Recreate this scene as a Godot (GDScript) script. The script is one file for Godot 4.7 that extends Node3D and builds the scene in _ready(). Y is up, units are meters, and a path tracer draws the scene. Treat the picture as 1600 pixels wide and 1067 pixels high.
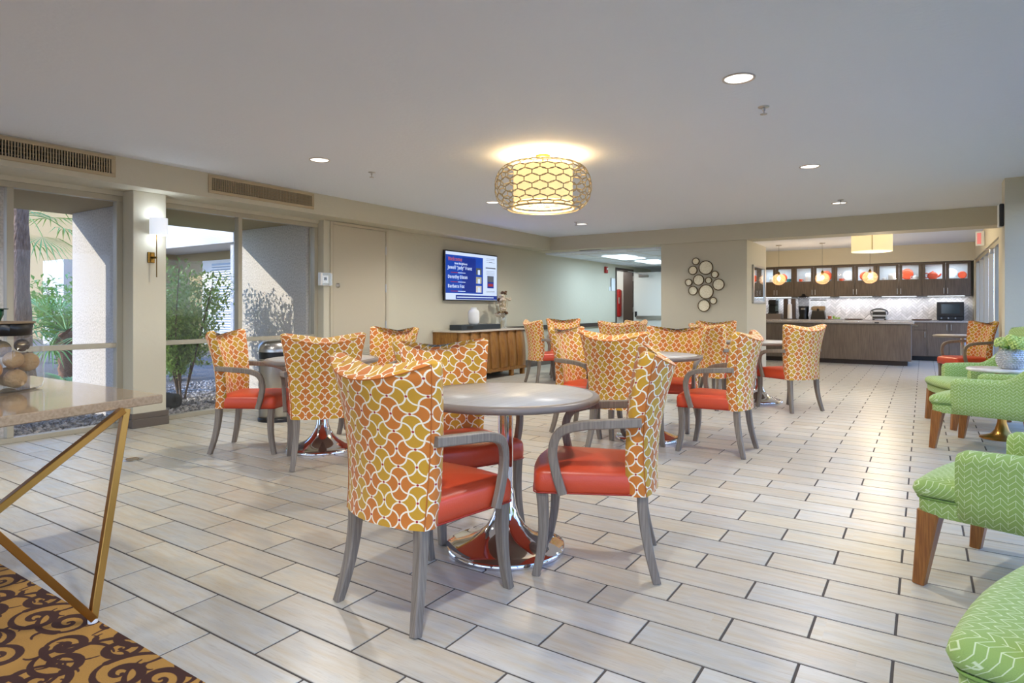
extends Node3D
# A residents' lounge: tiled floor, patterned dining chairs round pedestal tables, green armchairs, a kitchenette behind.
# World axes: x runs along the long tile joints (right), -z runs into the room, y is up. The left wall lies at x = -6.7.

const CEIL := 2.628
var M := {}
var rng := RandomNumberGenerator.new()
var taken := {}

# ------------------------------------------------------------------ mesh builder
class MB:
	var v := PackedVector3Array()
	var uv := PackedVector2Array()
	var g := PackedInt32Array()

	func tri(a: Vector3, b: Vector3, c: Vector3, ua := Vector2.ZERO, ub := Vector2.ZERO, uc := Vector2.ZERO, group := -1) -> void:
		v.push_back(a); v.push_back(b); v.push_back(c)
		uv.push_back(ua); uv.push_back(ub); uv.push_back(uc)
		g.push_back(group); g.push_back(group); g.push_back(group)

	# a quad seen counter-clockwise from outside
	func quad(a: Vector3, b: Vector3, c: Vector3, d: Vector3, u0 := Vector2(0, 1), u1 := Vector2(1, 1), u2 := Vector2(1, 0), u3 := Vector2(0, 0), group := -1) -> void:
		tri(a, c, b, u0, u2, u1, group)
		tri(a, d, c, u0, u3, u2, group)

	# loops of equal length joined into a skin; turned outside by its signed volume
	func loft(loops: Array, uvs = null, closed := true, caps := true, group := 0, as_is := false) -> void:
		var from := v.size()
		var n: int = loops[0].size()
		for j in loops.size() - 1:
			var A: PackedVector3Array = loops[j]
			var B: PackedVector3Array = loops[j + 1]
			for i in (n if closed else n - 1):
				var k := (i + 1) % n
				var ua := Vector2(float(i) / n, float(j)); var ub := Vector2(float(i + 1) / n, float(j))
				var uc := Vector2(float(i + 1) / n, float(j + 1)); var ud := Vector2(float(i) / n, float(j + 1))
				if uvs != null:
					ua = uvs[j][i]; ub = uvs[j][k]; uc = uvs[j + 1][k]; ud = uvs[j + 1][i]
				if A[i].distance_squared_to(A[k]) > 1e-12:
					tri(A[i], A[k], B[k], ua, ub, uc, group)
				if B[i].distance_squared_to(B[k]) > 1e-12:
					tri(A[i], B[k], B[i], ua, uc, ud, group)
		if caps and closed:
			for e in 2:
				var L: PackedVector3Array = loops[0] if e == 0 else loops[loops.size() - 1]
				var c := Vector3.ZERO
				for p in L: c += p
				c /= n
				var cu := Vector2(0.5, 0.5)
				var lu = uvs[0 if e == 0 else loops.size() - 1] if uvs != null else null
				if lu != null:
					cu = Vector2.ZERO
					for q in lu: cu += q
					cu /= n
				for i in n:
					var k := (i + 1) % n
					var p := Vector2(L[i].x, L[i].z); var q2 := Vector2(L[k].x, L[k].z)
					if lu != null: p = lu[i]; q2 = lu[k]
					if e == 0: tri(L[k], L[i], c, q2, p, cu, -1 if group < 0 else group + 1)
					else: tri(L[i], L[k], c, p, q2, cu, -1 if group < 0 else group + 2)
		if not as_is:
			var vol := 0.0
			var o := v[from]
			for t in range(from, v.size(), 3):
				vol += (v[t] - o).dot((v[t + 1] - o).cross(v[t + 2] - o))
			if vol > 0: flip(from)

	func flip(from := 0) -> void:
		for t in range(from, v.size(), 3):
			var a := v[t + 1]; v[t + 1] = v[t + 2]; v[t + 2] = a
			var b := uv[t + 1]; uv[t + 1] = uv[t + 2]; uv[t + 2] = b

	func box(lo: Vector3, hi: Vector3) -> void:
		var x0 := minf(lo.x, hi.x); var x1 := maxf(lo.x, hi.x)
		var y0 := minf(lo.y, hi.y); var y1 := maxf(lo.y, hi.y)
		var z0 := minf(lo.z, hi.z); var z1 := maxf(lo.z, hi.z)
		var q := func(a: Vector3, b: Vector3, c: Vector3, d: Vector3, w: float, h: float): quad(a, b, c, d, Vector2(0, h), Vector2(w, h), Vector2(w, 0), Vector2(0, 0))
		q.call(Vector3(x0, y0, z1), Vector3(x1, y0, z1), Vector3(x1, y1, z1), Vector3(x0, y1, z1), x1 - x0, y1 - y0)
		q.call(Vector3(x1, y0, z0), Vector3(x0, y0, z0), Vector3(x0, y1, z0), Vector3(x1, y1, z0), x1 - x0, y1 - y0)
		q.call(Vector3(x1, y0, z1), Vector3(x1, y0, z0), Vector3(x1, y1, z0), Vector3(x1, y1, z1), z1 - z0, y1 - y0)
		q.call(Vector3(x0, y0, z0), Vector3(x0, y0, z1), Vector3(x0, y1, z1), Vector3(x0, y1, z0), z1 - z0, y1 - y0)
		q.call(Vector3(x0, y1, z1), Vector3(x1, y1, z1), Vector3(x1, y1, z0), Vector3(x0, y1, z0), x1 - x0, z1 - z0)
		q.call(Vector3(x0, y0, z0), Vector3(x1, y0, z0), Vector3(x1, y0, z1), Vector3(x0, y0, z1), x1 - x0, z1 - z0)

	# a box with chamfered edges
	func rbox(lo: Vector3, hi: Vector3, c := 0.005) -> void:
		var x0 := minf(lo.x, hi.x); var x1 := maxf(lo.x, hi.x)
		var y0 := minf(lo.y, hi.y); var y1 := maxf(lo.y, hi.y)
		var z0 := minf(lo.z, hi.z); var z1 := maxf(lo.z, hi.z)
		c = minf(c, minf(x1 - x0, minf(y1 - y0, z1 - z0)) * 0.45)
		var rows := []
		for e in [[y0, c], [y0 + c, 0.0], [y1 - c, 0.0], [y1, c]]:
			var y: float = e[0]; var s: float = e[1]
			rows.append(PackedVector3Array([Vector3(x0 + s + c, y, z0 + s), Vector3(x1 - s - c, y, z0 + s), Vector3(x1 - s, y, z0 + s + c), Vector3(x1 - s, y, z1 - s - c), Vector3(x1 - s - c, y, z1 - s), Vector3(x0 + s + c, y, z1 - s), Vector3(x0 + s, y, z1 - s - c), Vector3(x0 + s, y, z0 + s + c)]))
		loft(rows, null, true, true, -1)

	# profile: Vector2(radius, height) from one end to the other
	func lathe(profile: Array, at := Vector3.ZERO, segs := 32, group := 0, caps := true) -> void:
		var rows := []
		var uvs := []
		var run := 0.0
		for j in profile.size():
			var p: Vector2 = profile[j]
			if j > 0: run += p.distance_to(profile[j - 1])
			var row := PackedVector3Array()
			var ur := PackedVector2Array()
			for i in segs + 1:
				var a := TAU * i / segs
				row.push_back(at + Vector3(cos(a) * p.x, p.y, sin(a) * p.x))
				ur.push_back(Vector2(float(i) / segs, run))
			rows.append(row); uvs.append(ur)
		var from := v.size()
		loft(rows, uvs, false, false, group, true)
		if caps:
			for e in 2:
				var p: Vector2 = profile[0] if e == 0 else profile[profile.size() - 1]
				if p.x > 1e-4:
					for i in segs:
						var a := TAU * i / segs; var b := TAU * (i + 1) / segs
						var A := at + Vector3(cos(a) * p.x, p.y, sin(a) * p.x)
						var B := at + Vector3(cos(b) * p.x, p.y, sin(b) * p.x)
						var C := at + Vector3(0, p.y, 0)
						if e == 0: tri(B, A, C, Vector2(B.x, B.z), Vector2(A.x, A.z), Vector2(C.x, C.z), -1)
						else: tri(A, B, C, Vector2(A.x, A.z), Vector2(B.x, B.z), Vector2(C.x, C.z), -1)
		var vol := 0.0
		for t in range(from, v.size(), 3):
			vol += (v[t] - at).dot((v[t + 1] - at).cross(v[t + 2] - at))
		if vol > 0: flip(from)

	# a swept section. section: closed Vector2 outline; size: scale at each point (float or Vector2)
	func sweep(path: Array, section: Array, sizes = null, up := Vector3.UP, group := 0, caps := true) -> void:
		var rows := []
		for j in path.size():
			var p: Vector3 = path[j]
			var d: Vector3 = (path[mini(j + 1, path.size() - 1)] - path[maxi(j - 1, 0)]).normalized()
			var s := d.cross(up)
			if s.length() < 1e-4: s = d.cross(Vector3.RIGHT)
			s = s.normalized()
			var t := s.cross(d).normalized()
			var k := Vector2.ONE
			if sizes != null:
				k = sizes[j] if sizes[j] is Vector2 else Vector2.ONE * sizes[j]
			var row := PackedVector3Array()
			for q in section: row.push_back(p + s * q.x * k.x + t * q.y * k.y)
			rows.append(row)
		loft(rows, null, true, caps, group)

	func tube(path: Array, r, segs := 8, up := Vector3.UP) -> void:
		var sec := []
		for i in segs: sec.append(Vector2(cos(TAU * i / segs), sin(TAU * i / segs)))
		var sizes := []
		for j in path.size(): sizes.append(r[j] if r is Array else r)
		sweep(path, sec, sizes, up, 0)

	func ring(center: Vector3, radius: float, r: float, basis := Basis(), segs := 32, sides := 6) -> void:
		var rows := []
		for i in segs + 1:
			var a := TAU * i / segs
			var d := basis * Vector3(cos(a), 0, sin(a))
			var n := basis * Vector3.UP
			var row := PackedVector3Array()
			for k in sides + 1:
				var b := TAU * k / sides
				row.push_back(center + d * (radius + r * cos(b)) + n * r * sin(b))
			rows.append(row)
		var from := v.size()
		loft(rows, null, false, false, 0, true)
		var vol := 0.0
		for t in range(from, v.size(), 3):
			vol += (v[t] - center).dot((v[t + 1] - center).cross(v[t + 2] - center))
		if vol > 0: flip(from)

	func ball(c: Vector3, r: Vector3, segs := 16, rings := 10) -> void:
		var from := v.size()
		var prof := []
		for j in rings + 1:
			var a := -PI / 2 + PI * j / rings
			prof.append(Vector2(cos(a), sin(a)))
		lathe(prof, Vector3.ZERO, segs, 0, false)
		for t in range(from, v.size()): v[t] = c + v[t] * r

	func mesh() -> ArrayMesh:
		var st := SurfaceTool.new()
		st.begin(Mesh.PRIMITIVE_TRIANGLES)
		for i in v.size():
			st.set_smooth_group(g[i] if g[i] >= 0 else -1)
			st.set_uv(uv[i])
			st.add_vertex(v[i])
		st.generate_normals()
		return st.commit()

# ------------------------------------------------------------------ scene helpers
func numbered(called: String) -> String:
	taken[called] = taken.get(called, 0) + 1
	return called if taken[called] == 1 else "%s_%03d" % [called, taken[called] - 1]

func tag(o: Node, label: String, category: String, group := "") -> Node:
	o.set_meta("label", label)
	o.set_meta("category", category)
	if group != "": o.set_meta("group", group)
	return o

func thing(called: String, label: String, category: String, at := Vector3.ZERO, turn := 0.0, group := "") -> Node3D:
	var o := Node3D.new()
	o.name = numbered(called)
	add_child(o)
	o.position = at
	o.rotation_degrees.y = turn
	tag(o, label, category, group)
	return o

func part(called: String, mesh, mat: Material, parent: Node = null) -> MeshInstance3D:
	var o := MeshInstance3D.new()
	o.mesh = mesh.mesh() if mesh is MB else mesh
	o.material_override = null
	if mat: o.mesh.surface_set_material(0, mat) if o.mesh.get_surface_count() and o.mesh.surface_get_material(0) == null else o.set_surface_override_material(0, mat)
	if parent == null:
		o.name = numbered(called)
		add_child(o)
	else:
		var n := called
		var k := 0
		while parent.has_node(NodePath(n)):
			k += 1
			n = "%s_%03d" % [called, k]
		o.name = n
		parent.add_child(o)
	return o

func one(called: String, mb, mat: Material, label: String, category: String, group := "") -> MeshInstance3D:
	var o := part(called, mb, mat)
	tag(o, label, category, group)
	return o

func boxpart(called: String, lo: Vector3, hi: Vector3, mat: Material, parent: Node = null, chamfer := 0.0) -> MeshInstance3D:
	var b := MB.new()
	if chamfer > 0: b.rbox(lo, hi, chamfer)
	else: b.box(lo, hi)
	return part(called, b, mat, parent)

func structure(called: String, lo: Vector3, hi: Vector3, mat: Material, label := "") -> MeshInstance3D:
	var o := boxpart(called, lo, hi, mat)
	o.set_meta("kind", "structure")
	if label != "": o.set_meta("label", label)
	return o

func structure_node(called: String, label := "") -> Node3D:
	var o := Node3D.new()
	o.name = numbered(called)
	add_child(o)
	o.set_meta("kind", "structure")
	if label != "": o.set_meta("label", label)
	return o

func copy_of(o: Node3D, label: String, at: Vector3, turn := 0.0) -> Node3D:
	var c: Node3D = o.duplicate()
	var base := String(o.name)
	c.name = numbered(base)
	add_child(c)
	c.position = at
	c.rotation_degrees.y = turn
	c.set_meta("label", label)
	return c

func rect_section(w: float, h: float, c := 0.004) -> Array:
	var x := w / 2; var y := h / 2
	return [Vector2(-x + c, -y), Vector2(x - c, -y), Vector2(x, -y + c), Vector2(x, y - c), Vector2(x - c, y), Vector2(-x + c, y), Vector2(-x, y - c), Vector2(-x, -y + c)]

func spline(pts: Array, n := 6) -> Array:
	var out := []
	for i in pts.size() - 1:
		var a: Vector3 = pts[maxi(i - 1, 0)]; var b: Vector3 = pts[i]; var c: Vector3 = pts[i + 1]; var d: Vector3 = pts[mini(i + 2, pts.size() - 1)]
		for k in n:
			out.append(b.cubic_interpolate(c, a, d, float(k) / n))
	out.append(pts[pts.size() - 1])
	return out

# ------------------------------------------------------------------ materials
func mat(color: Color, rough := 0.6, metal := 0.0) -> StandardMaterial3D:
	var m := StandardMaterial3D.new()
	m.albedo_color = color
	m.roughness = rough
	m.metallic = metal
	return m

func emissive(color: Color, energy: float) -> StandardMaterial3D:
	var m := mat(color, 0.6)
	m.emission_enabled = true
	m.emission = color
	m.emission_energy_multiplier = energy
	return m

func glass(alpha := 0.06, tint := Color(1, 1, 1), spec := 0.5) -> StandardMaterial3D:
	var m := mat(Color(tint.r, tint.g, tint.b, alpha), 0.02)
	m.transparency = BaseMaterial3D.TRANSPARENCY_ALPHA
	m.metallic_specular = spec
	return m

func picture(w: int, h: int, f: Callable) -> ImageTexture:
	var data := PackedByteArray()
	data.resize(w * h * 3)
	var i := 0
	for y in h:
		for x in w:
			var c: Color = f.call((x + 0.5) / w, (y + 0.5) / h)
			data[i] = int(clampf(c.r, 0, 1) * 255.0); data[i + 1] = int(clampf(c.g, 0, 1) * 255.0); data[i + 2] = int(clampf(c.b, 0, 1) * 255.0)
			i += 3
	return ImageTexture.create_from_image(Image.create_from_data(w, h, false, Image.FORMAT_RGB8, data))

func noise_tex(freq: float, size := 512, seed_ := 1, ramp = null, type := FastNoiseLite.TYPE_SIMPLEX_SMOOTH, octaves := 4) -> NoiseTexture2D:
	var n := FastNoiseLite.new()
	n.seed = seed_
	n.noise_type = type
	n.frequency = freq
	n.fractal_octaves = octaves
	var t := NoiseTexture2D.new()
	t.width = size
	t.height = size
	t.seamless = true
	t.noise = n
	if ramp != null: t.color_ramp = ramp
	return t

func ramp(colors: Array, stops = null) -> Gradient:
	var g := Gradient.new()
	var off := PackedFloat32Array()
	for i in colors.size(): off.push_back(stops[i] if stops != null else float(i) / (colors.size() - 1))
	g.offsets = off
	g.colors = PackedColorArray(colors)
	return g

func tri_tex(m: StandardMaterial3D, tex: Texture2D, scale: float, world := true) -> StandardMaterial3D:
	m.albedo_texture = tex
	m.uv1_triplanar = true
	m.uv1_world_triplanar = world
	m.uv1_scale = Vector3.ONE * scale
	return m

func relief(m: StandardMaterial3D, tex: Texture2D, cm: float, scale := 0.0, world := true) -> StandardMaterial3D:
	m.heightmap_enabled = true
	m.heightmap_texture = tex
	m.heightmap_scale = cm
	if scale > 0:
		m.uv1_triplanar = true
		m.uv1_world_triplanar = world
		m.uv1_scale = Vector3.ONE * scale
	return m

# the interlocking fans of the chair fabric: rows of orange and mustard cells, pale outlines, red dots where outlines touch
func fan_fabric() -> ImageTexture:
	var orange := Color(0.80, 0.465, 0.16); var mustard := Color(0.79, 0.59, 0.15)
	var line := Color(0.96, 0.91, 0.80); var dot := Color(0.66, 0.17, 0.16)
	var nz := FastNoiseLite.new()
	nz.seed = 5; nz.frequency = 0.35
	var S := 512; var cell := 128.0
	var ink := PackedFloat32Array(); ink.resize(S * S); ink.fill(0.0)
	for j in 4:
		for i in 4:
			for side in [-1.0, 1.0]:
				for k in 120:
					var t := -0.5 + k / 119.0
					var e: float = side * (0.5 - 0.455 * pow(1.0 - 4.0 * t * t, 0.57))
					var px := (i + (e if (i + j) % 2 == 0 else t)) * cell; var py := (j + (t if (i + j) % 2 == 0 else e)) * cell
					for dy in range(-8, 9):
						for dx in range(-8, 9):
							var q := clampf(6.4 - sqrt(float(dx * dx + dy * dy)), 0.0, 1.0)
							if q > 0.0:
								var at := posmod(int(py) + dy, S) * S + posmod(int(px) + dx, S)
								if ink[at] < q: ink[at] = q
	return picture(S, S, func(a: float, b: float) -> Color:
		var x := a * 4.0; var y := b * 4.0
		var i := int(floorf(x + 0.5)); var j := int(floorf(y + 0.5))
		var u := x - i; var w := y - j
		var vert := posmod(i + j, 2) == 0
		var p := w if vert else u
		var q := u if vert else w
		var edge := 0.5 - 0.455 * pow(maxf(1.0 - 4.0 * p * p, 0.0), 0.57)
		var row := j
		if not vert and absf(q) > edge: row = j + (1 if w > 0 else -1)
		var c := orange if posmod(row, 2) == 0 else mustard
		c = c * (1.0 + 0.10 * nz.get_noise_2d(a * 512.0, b * 512.0))
		c = c.lerp(line, ink[int(b * S) * S + int(a * S)])
		if u * u + w * w < 0.0045: c = dot
		return c)

func chevron_fabric() -> ImageTexture:
	var base := Color(0.57, 0.68, 0.36); var pale := Color(0.87, 0.91, 0.76)
	var nz := FastNoiseLite.new()
	nz.seed = 9; nz.frequency = 0.4
	return picture(256, 512, func(a: float, b: float) -> Color:
		var x := a * 4.0; var y := b * 8.0
		var col := int(floorf(x)); var fx := x - col
		var t := y + (fx if posmod(col, 2) == 0 else 1.0 - fx) * 0.95
		var ft := t - floorf(t)
		var on := clampf((0.075 - minf(ft, 1.0 - ft)) / 0.03, 0.0, 1.0)
		var edge := minf(fx, 1.0 - fx)
		var phase := y * 0.5 + (0.25 if posmod(int(roundf(x)), 2) == 0 else 0.0)
		if phase - floorf(phase) < 0.5: on = maxf(on, clampf((0.05 - edge) / 0.025, 0.0, 1.0))
		var c := base * (1.0 + 0.16 * nz.get_noise_2d(a * 256.0, b * 512.0))
		return c.lerp(pale, on * 0.8))

func plank_tile() -> ImageTexture:
	var n1 := FastNoiseLite.new(); n1.seed = 3; n1.frequency = 0.012; n1.fractal_octaves = 3
	var n2 := FastNoiseLite.new(); n2.seed = 8; n2.frequency = 0.05; n2.fractal_octaves = 4
	var n3 := FastNoiseLite.new(); n3.seed = 14; n3.frequency = 0.004
	var pale := Color(0.76, 0.75, 0.71); var warm := Color(0.74, 0.70, 0.615); var grey := Color(0.70, 0.705, 0.69); var dark := Color(0.61, 0.565, 0.485)
	return picture(1024, 1024, func(a: float, b: float) -> Color:
		var x := a * 1024.0; var y := b * 1024.0
		var s := n1.get_noise_2d(x * 0.35, y * 3.4)
		var f := n2.get_noise_2d(x * 0.25, y * 4.5)
		var k := n3.get_noise_2d(x * 1.6, y * 5.0)
		var c := pale.lerp(warm, clampf(0.35 + s * 1.1, 0.0, 1.0))
		c = c.lerp(grey, clampf(k * 1.4, 0.0, 0.7))
		c = c.lerp(dark, clampf(f * 0.75 - 0.12, 0.0, 0.5))
		return c)

func scroll_carpet() -> ImageTexture:
	# brown tendrils drawn as spirals and arcs on a gold ground, repeating every 512 pixels
	var S := 512
	var ink := PackedFloat32Array(); ink.resize(S * S); ink.fill(0.0)
	var r := RandomNumberGenerator.new(); r.seed = 21
	var stamp := func(px: float, py: float, rad: float):
		var R := int(ceilf(rad)) + 1
		for dy in range(-R, R + 1):
			for dx in range(-R, R + 1):
				var d := sqrt(float(dx * dx + dy * dy))
				if d <= rad + 1.0:
					var at := posmod(int(py) + dy, S) * S + posmod(int(px) + dx, S)
					ink[at] = maxf(ink[at], clampf(rad + 1.0 - d, 0.0, 1.0))
	for k in 16:
		var cx := (k % 4) * 128.0 + r.randf_range(10, 90) + 40.0 * (k / 4); var cy := (k / 4) * 128.0 + r.randf_range(20, 130)
		var hand := 1.0 if r.randf() < 0.5 else -1.0
		var a0 := r.randf_range(0, TAU); var big := r.randf_range(46, 74)
		for i in 240:
			var t := i / 239.0
			var rad := big * pow(1.0 - t, 0.8)
			var an := a0 + hand * t * TAU * 1.5
			stamp.call(cx + cos(an) * rad * 1.25, cy + sin(an) * rad, 4.5 + 7.0 * sin(PI * minf(1.0, t * 1.15)))
		var tx := cx + cos(a0) * big * 1.25; var ty := cy + sin(a0) * big
		var dir := a0 - hand * PI / 2
		for i in 160:
			var t := i / 159.0
			tx += cos(dir) * 1.3; ty += sin(dir) * 1.3
			dir += -hand * 0.012
			stamp.call(tx, ty, 9.0 * (1.0 - t) + 2.0)
			if i % 48 == 30:
				var bx := tx; var by := ty; var bd := dir + hand * 0.9
				for q in 40:
					bx += cos(bd) * 1.3; by += sin(bd) * 1.3; bd += hand * 0.05
					stamp.call(bx, by, 6.5 * (1.0 - q / 40.0) + 1.5)
	var nz := FastNoiseLite.new(); nz.seed = 2; nz.frequency = 0.3
	var gold := Color(0.80, 0.60, 0.28); var brown := Color(0.30, 0.165, 0.11)
	return picture(S, S, func(a: float, b: float) -> Color:
		var x := int(a * S); var y := int(b * S)
		var k := ink[y * S + x]
		var loop := 0.86 + 0.16 * sin(x * 1.57 + (PI if (y / 3) % 2 == 0 else 0.0)) + 0.12 * nz.get_noise_2d(x, y)
		return gold.lerp(brown, k) * loop)

func herringbone() -> ImageTexture:
	var n1 := FastNoiseLite.new(); n1.seed = 31; n1.frequency = 0.02
	return picture(512, 512, func(a: float, b: float) -> Color:
		# 1 x 3 pieces laid at 45 degrees: work on the rotated lattice
		var x := a * 12.0; var y := b * 12.0
		var u := x + y; var w := y - x
		var iu := int(floorf(u)); var iw := int(floorf(w))
		var fu := u - iu; var fw := w - iw
		var k := posmod(iu - iw, 6)
		var flat := k < 3
		var run := k if flat else k - 3
		var joint := 1.0
		var id := Vector2.ZERO
		if flat:
			joint = minf(fw, 1.0 - fw)
			if run == 0: joint = minf(joint, fu)
			if run == 2: joint = minf(joint, 1.0 - fu)
			id = Vector2(iu - run, iw)
		else:
			joint = minf(fu, 1.0 - fu)
			if run == 0: joint = minf(joint, 1.0 - fw)
			if run == 2: joint = minf(joint, fw)
			id = Vector2(iu, iw + run + 40)
		var h := sin(posmod(int(id.x), 24) * 12.9 + posmod(int(id.y), 24) * 78.2) * 43758.5
		var tone := 0.80 + 0.13 * (h - floorf(h)) + 0.05 * n1.get_noise_2d(a * 512, b * 512)
		var c := Color(tone, tone * 0.985, tone * 0.985)
		return c.lerp(Color(0.72, 0.70, 0.69), clampf((0.09 - joint) / 0.05, 0.0, 1.0)))

func wood_grain(light: Color, dark: Color, seed_: int) -> ImageTexture:
	var n1 := FastNoiseLite.new(); n1.seed = seed_; n1.frequency = 0.02; n1.fractal_octaves = 4
	var n2 := FastNoiseLite.new(); n2.seed = seed_ + 1; n2.frequency = 0.006
	return picture(256, 256, func(a: float, b: float) -> Color:
		var s := n1.get_noise_2d(a * 2400.0, b * 130.0)
		var k := n2.get_noise_2d(a * 600.0, b * 220.0)
		return dark.lerp(light, clampf(0.55 + s * 0.9 + k * 0.4, 0.0, 1.0)))

func make_materials() -> void:
	M.wall = relief(mat(Color(0.765, 0.74, 0.655), 0.75), noise_tex(0.02, 256, 4), 0.12, 2.2)
	M.hall_wall = mat(Color(0.80, 0.81, 0.80), 0.6)
	M.ceiling = relief(mat(Color(0.875, 0.895, 0.925), 0.85), noise_tex(0.03, 256, 6), 0.12, 2.5)
	M.trim = mat(Color(0.745, 0.715, 0.635), 0.45)
	M.frame = mat(Color(0.66, 0.63, 0.55), 0.4)
	M.baseboard = mat(Color(0.37, 0.335, 0.30), 0.55)
	M.dark_trim = mat(Color(0.24, 0.18, 0.14), 0.45)
	M.white_door = mat(Color(0.80, 0.79, 0.75), 0.5)
	M.door_paint = mat(Color(0.73, 0.69, 0.60), 0.45)
	M.pane = glass(0.02, Color(1, 1, 1), 0.22)
	M.clear_glass = glass(0.10, Color(0.9, 0.97, 0.95))
	M.grout = mat(Color(0.30, 0.275, 0.25), 0.9)
	M.tile_far = mat(Color.WHITE, 0.33)
	M.tile_far.albedo_texture = plank_tile()
	M.tiles = []
	for t in [Color(1, 1, 1), Color(0.97, 0.95, 0.92), Color(1.0, 0.985, 0.95), Color(0.94, 0.945, 0.95)]:
		var m: StandardMaterial3D = M.tile_far.duplicate()
		m.albedo_color = t
		M.tiles.append(m)
	M.fabric = mat(Color.WHITE, 0.85)
	M.fabric.albedo_texture = fan_fabric()
	M.fabric.rim_enabled = true; M.fabric.rim = 0.25; M.fabric.rim_tint = 0.6
	M.piping = mat(Color(0.72, 0.40, 0.13), 0.8)
	M.vinyl = relief(mat(Color(0.80, 0.29, 0.16), 0.36), noise_tex(0.09, 256, 12), 0.04, 6.0, false)
	M.vinyl_welt = mat(Color(0.62, 0.16, 0.08), 0.45)
	M.grey_wood = mat(Color.WHITE, 0.5)
	tri_tex(M.grey_wood, wood_grain(Color(0.55, 0.505, 0.445), Color(0.43, 0.385, 0.335), 40), 1.7, false)
	M.table_edge = mat(Color(0.50, 0.455, 0.415), 0.4)
	M.laminate = mat(Color.WHITE, 0.4)
	tri_tex(M.laminate, wood_grain(Color(0.78, 0.765, 0.735), Color(0.71, 0.69, 0.655), 50), 0.8, false)
	M.chrome = mat(Color(0.88, 0.88, 0.90), 0.05, 1.0)
	M.steel = mat(Color(0.72, 0.71, 0.69), 0.28, 1.0)
	M.brass = mat(Color(0.66, 0.49, 0.25), 0.3, 1.0)
	M.old_brass = mat(Color(0.42, 0.33, 0.16), 0.35, 1.0)
	M.green = mat(Color.WHITE, 0.9)
	M.green.albedo_texture = chevron_fabric()
	M.green.uv1_scale = Vector3(10.5, 5.0, 1)
	M.green.rim_enabled = true; M.green.rim = 0.3; M.green.rim_tint = 0.6
	M.green_welt = mat(Color(0.46, 0.58, 0.28), 0.85)
	M.leg_wood = mat(Color.WHITE, 0.38)
	tri_tex(M.leg_wood, wood_grain(Color(0.64, 0.42, 0.19), Color(0.48, 0.28, 0.11), 60), 2.0, false)
	M.oak = mat(Color.WHITE, 0.45)
	tri_tex(M.oak, wood_grain(Color(0.65, 0.46, 0.20), Color(0.46, 0.29, 0.11), 70), 1.4)
	M.oak_dark = mat(Color(0.22, 0.14, 0.07), 0.7)
	M.stone_top = mat(Color(0.80, 0.76, 0.70), 0.2)
	M.marble = tri_tex(mat(Color.WHITE, 0.18), noise_tex(0.008, 256, 17, ramp([Color(0.62, 0.60, 0.58), Color(0.86, 0.85, 0.82), Color(0.90, 0.89, 0.87), Color(0.70, 0.68, 0.66)]), FastNoiseLite.TYPE_SIMPLEX, 5), 1.5)
	M.console_stone = tri_tex(mat(Color.WHITE, 0.07), noise_tex(0.06, 256, 19, ramp([Color(0.56, 0.49, 0.39), Color(0.64, 0.56, 0.46), Color(0.70, 0.63, 0.53)])), 4.0)
	M.carpet = mat(Color.WHITE, 0.98)
	M.carpet.albedo_texture = scroll_carpet()
	M.cabinet = mat(Color.WHITE, 0.45)
	tri_tex(M.cabinet, wood_grain(Color(0.45, 0.395, 0.335), Color(0.375, 0.32, 0.27), 80), 0.9)
	M.upper_cabinet = mat(Color.WHITE, 0.45)
	tri_tex(M.upper_cabinet, wood_grain(Color(0.36, 0.305, 0.25), Color(0.28, 0.23, 0.185), 84), 0.9)
	M.cabinet_inside = mat(Color(0.86, 0.87, 0.88), 0.7)
	M.counter = tri_tex(mat(Color.WHITE, 0.25), noise_tex(0.08, 256, 23, ramp([Color(0.52, 0.49, 0.46), Color(0.66, 0.63, 0.60), Color(0.72, 0.70, 0.67)])), 3.0)
	M.backsplash = mat(Color.WHITE, 0.3)
	M.backsplash.albedo_texture = herringbone()
	M.black = mat(Color(0.03, 0.03, 0.035), 0.35)
	M.dark_plastic = mat(Color(0.10, 0.095, 0.09), 0.4)
	M.duct = mat(Color(0.42, 0.42, 0.41), 0.5, 0.4)
	M.white_ceramic = mat(Color(0.90, 0.90, 0.89), 0.2)
	M.orange_ceramic = mat(Color(0.88, 0.30, 0.13), 0.2)
	M.teal_ceramic = mat(Color(0.10, 0.46, 0.50), 0.25)
	M.white_paint = mat(Color(0.88, 0.88, 0.87), 0.5)
	M.vent_paint = mat(Color(0.70, 0.63, 0.50), 0.5)
	M.red = mat(Color(0.62, 0.07, 0.06), 0.4)
	M.stucco = relief(tri_tex(mat(Color.WHITE, 0.95), noise_tex(0.05, 256, 27, ramp([Color(0.66, 0.64, 0.60), Color(0.77, 0.75, 0.715), Color(0.84, 0.82, 0.79)])), 2.6), noise_tex(0.2, 256, 28), 0.35)
	M.tan_stucco = tri_tex(mat(Color.WHITE, 0.95), noise_tex(0.05, 256, 29, ramp([Color(0.58, 0.51, 0.36), Color(0.66, 0.58, 0.42)])), 2.0)
	M.gravel = relief(tri_tex(mat(Color.WHITE, 0.95), noise_tex(0.11, 256, 33, ramp([Color(0.28, 0.26, 0.25), Color(0.50, 0.47, 0.44), Color(0.66, 0.63, 0.60)]), FastNoiseLite.TYPE_CELLULAR, 2), 1.2), noise_tex(0.11, 256, 33, null, FastNoiseLite.TYPE_CELLULAR, 2), 2.0)
	M.pebbles = []
	M.bark = relief(tri_tex(mat(Color.WHITE, 0.95), noise_tex(0.03, 256, 35, ramp([Color(0.33, 0.24, 0.18), Color(0.52, 0.41, 0.33), Color(0.62, 0.53, 0.46)])), 1.6), noise_tex(0.05, 256, 36), 2.5)
	M.bark.uv1_scale = Vector3(4.0, 0.9, 4.0)
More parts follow.
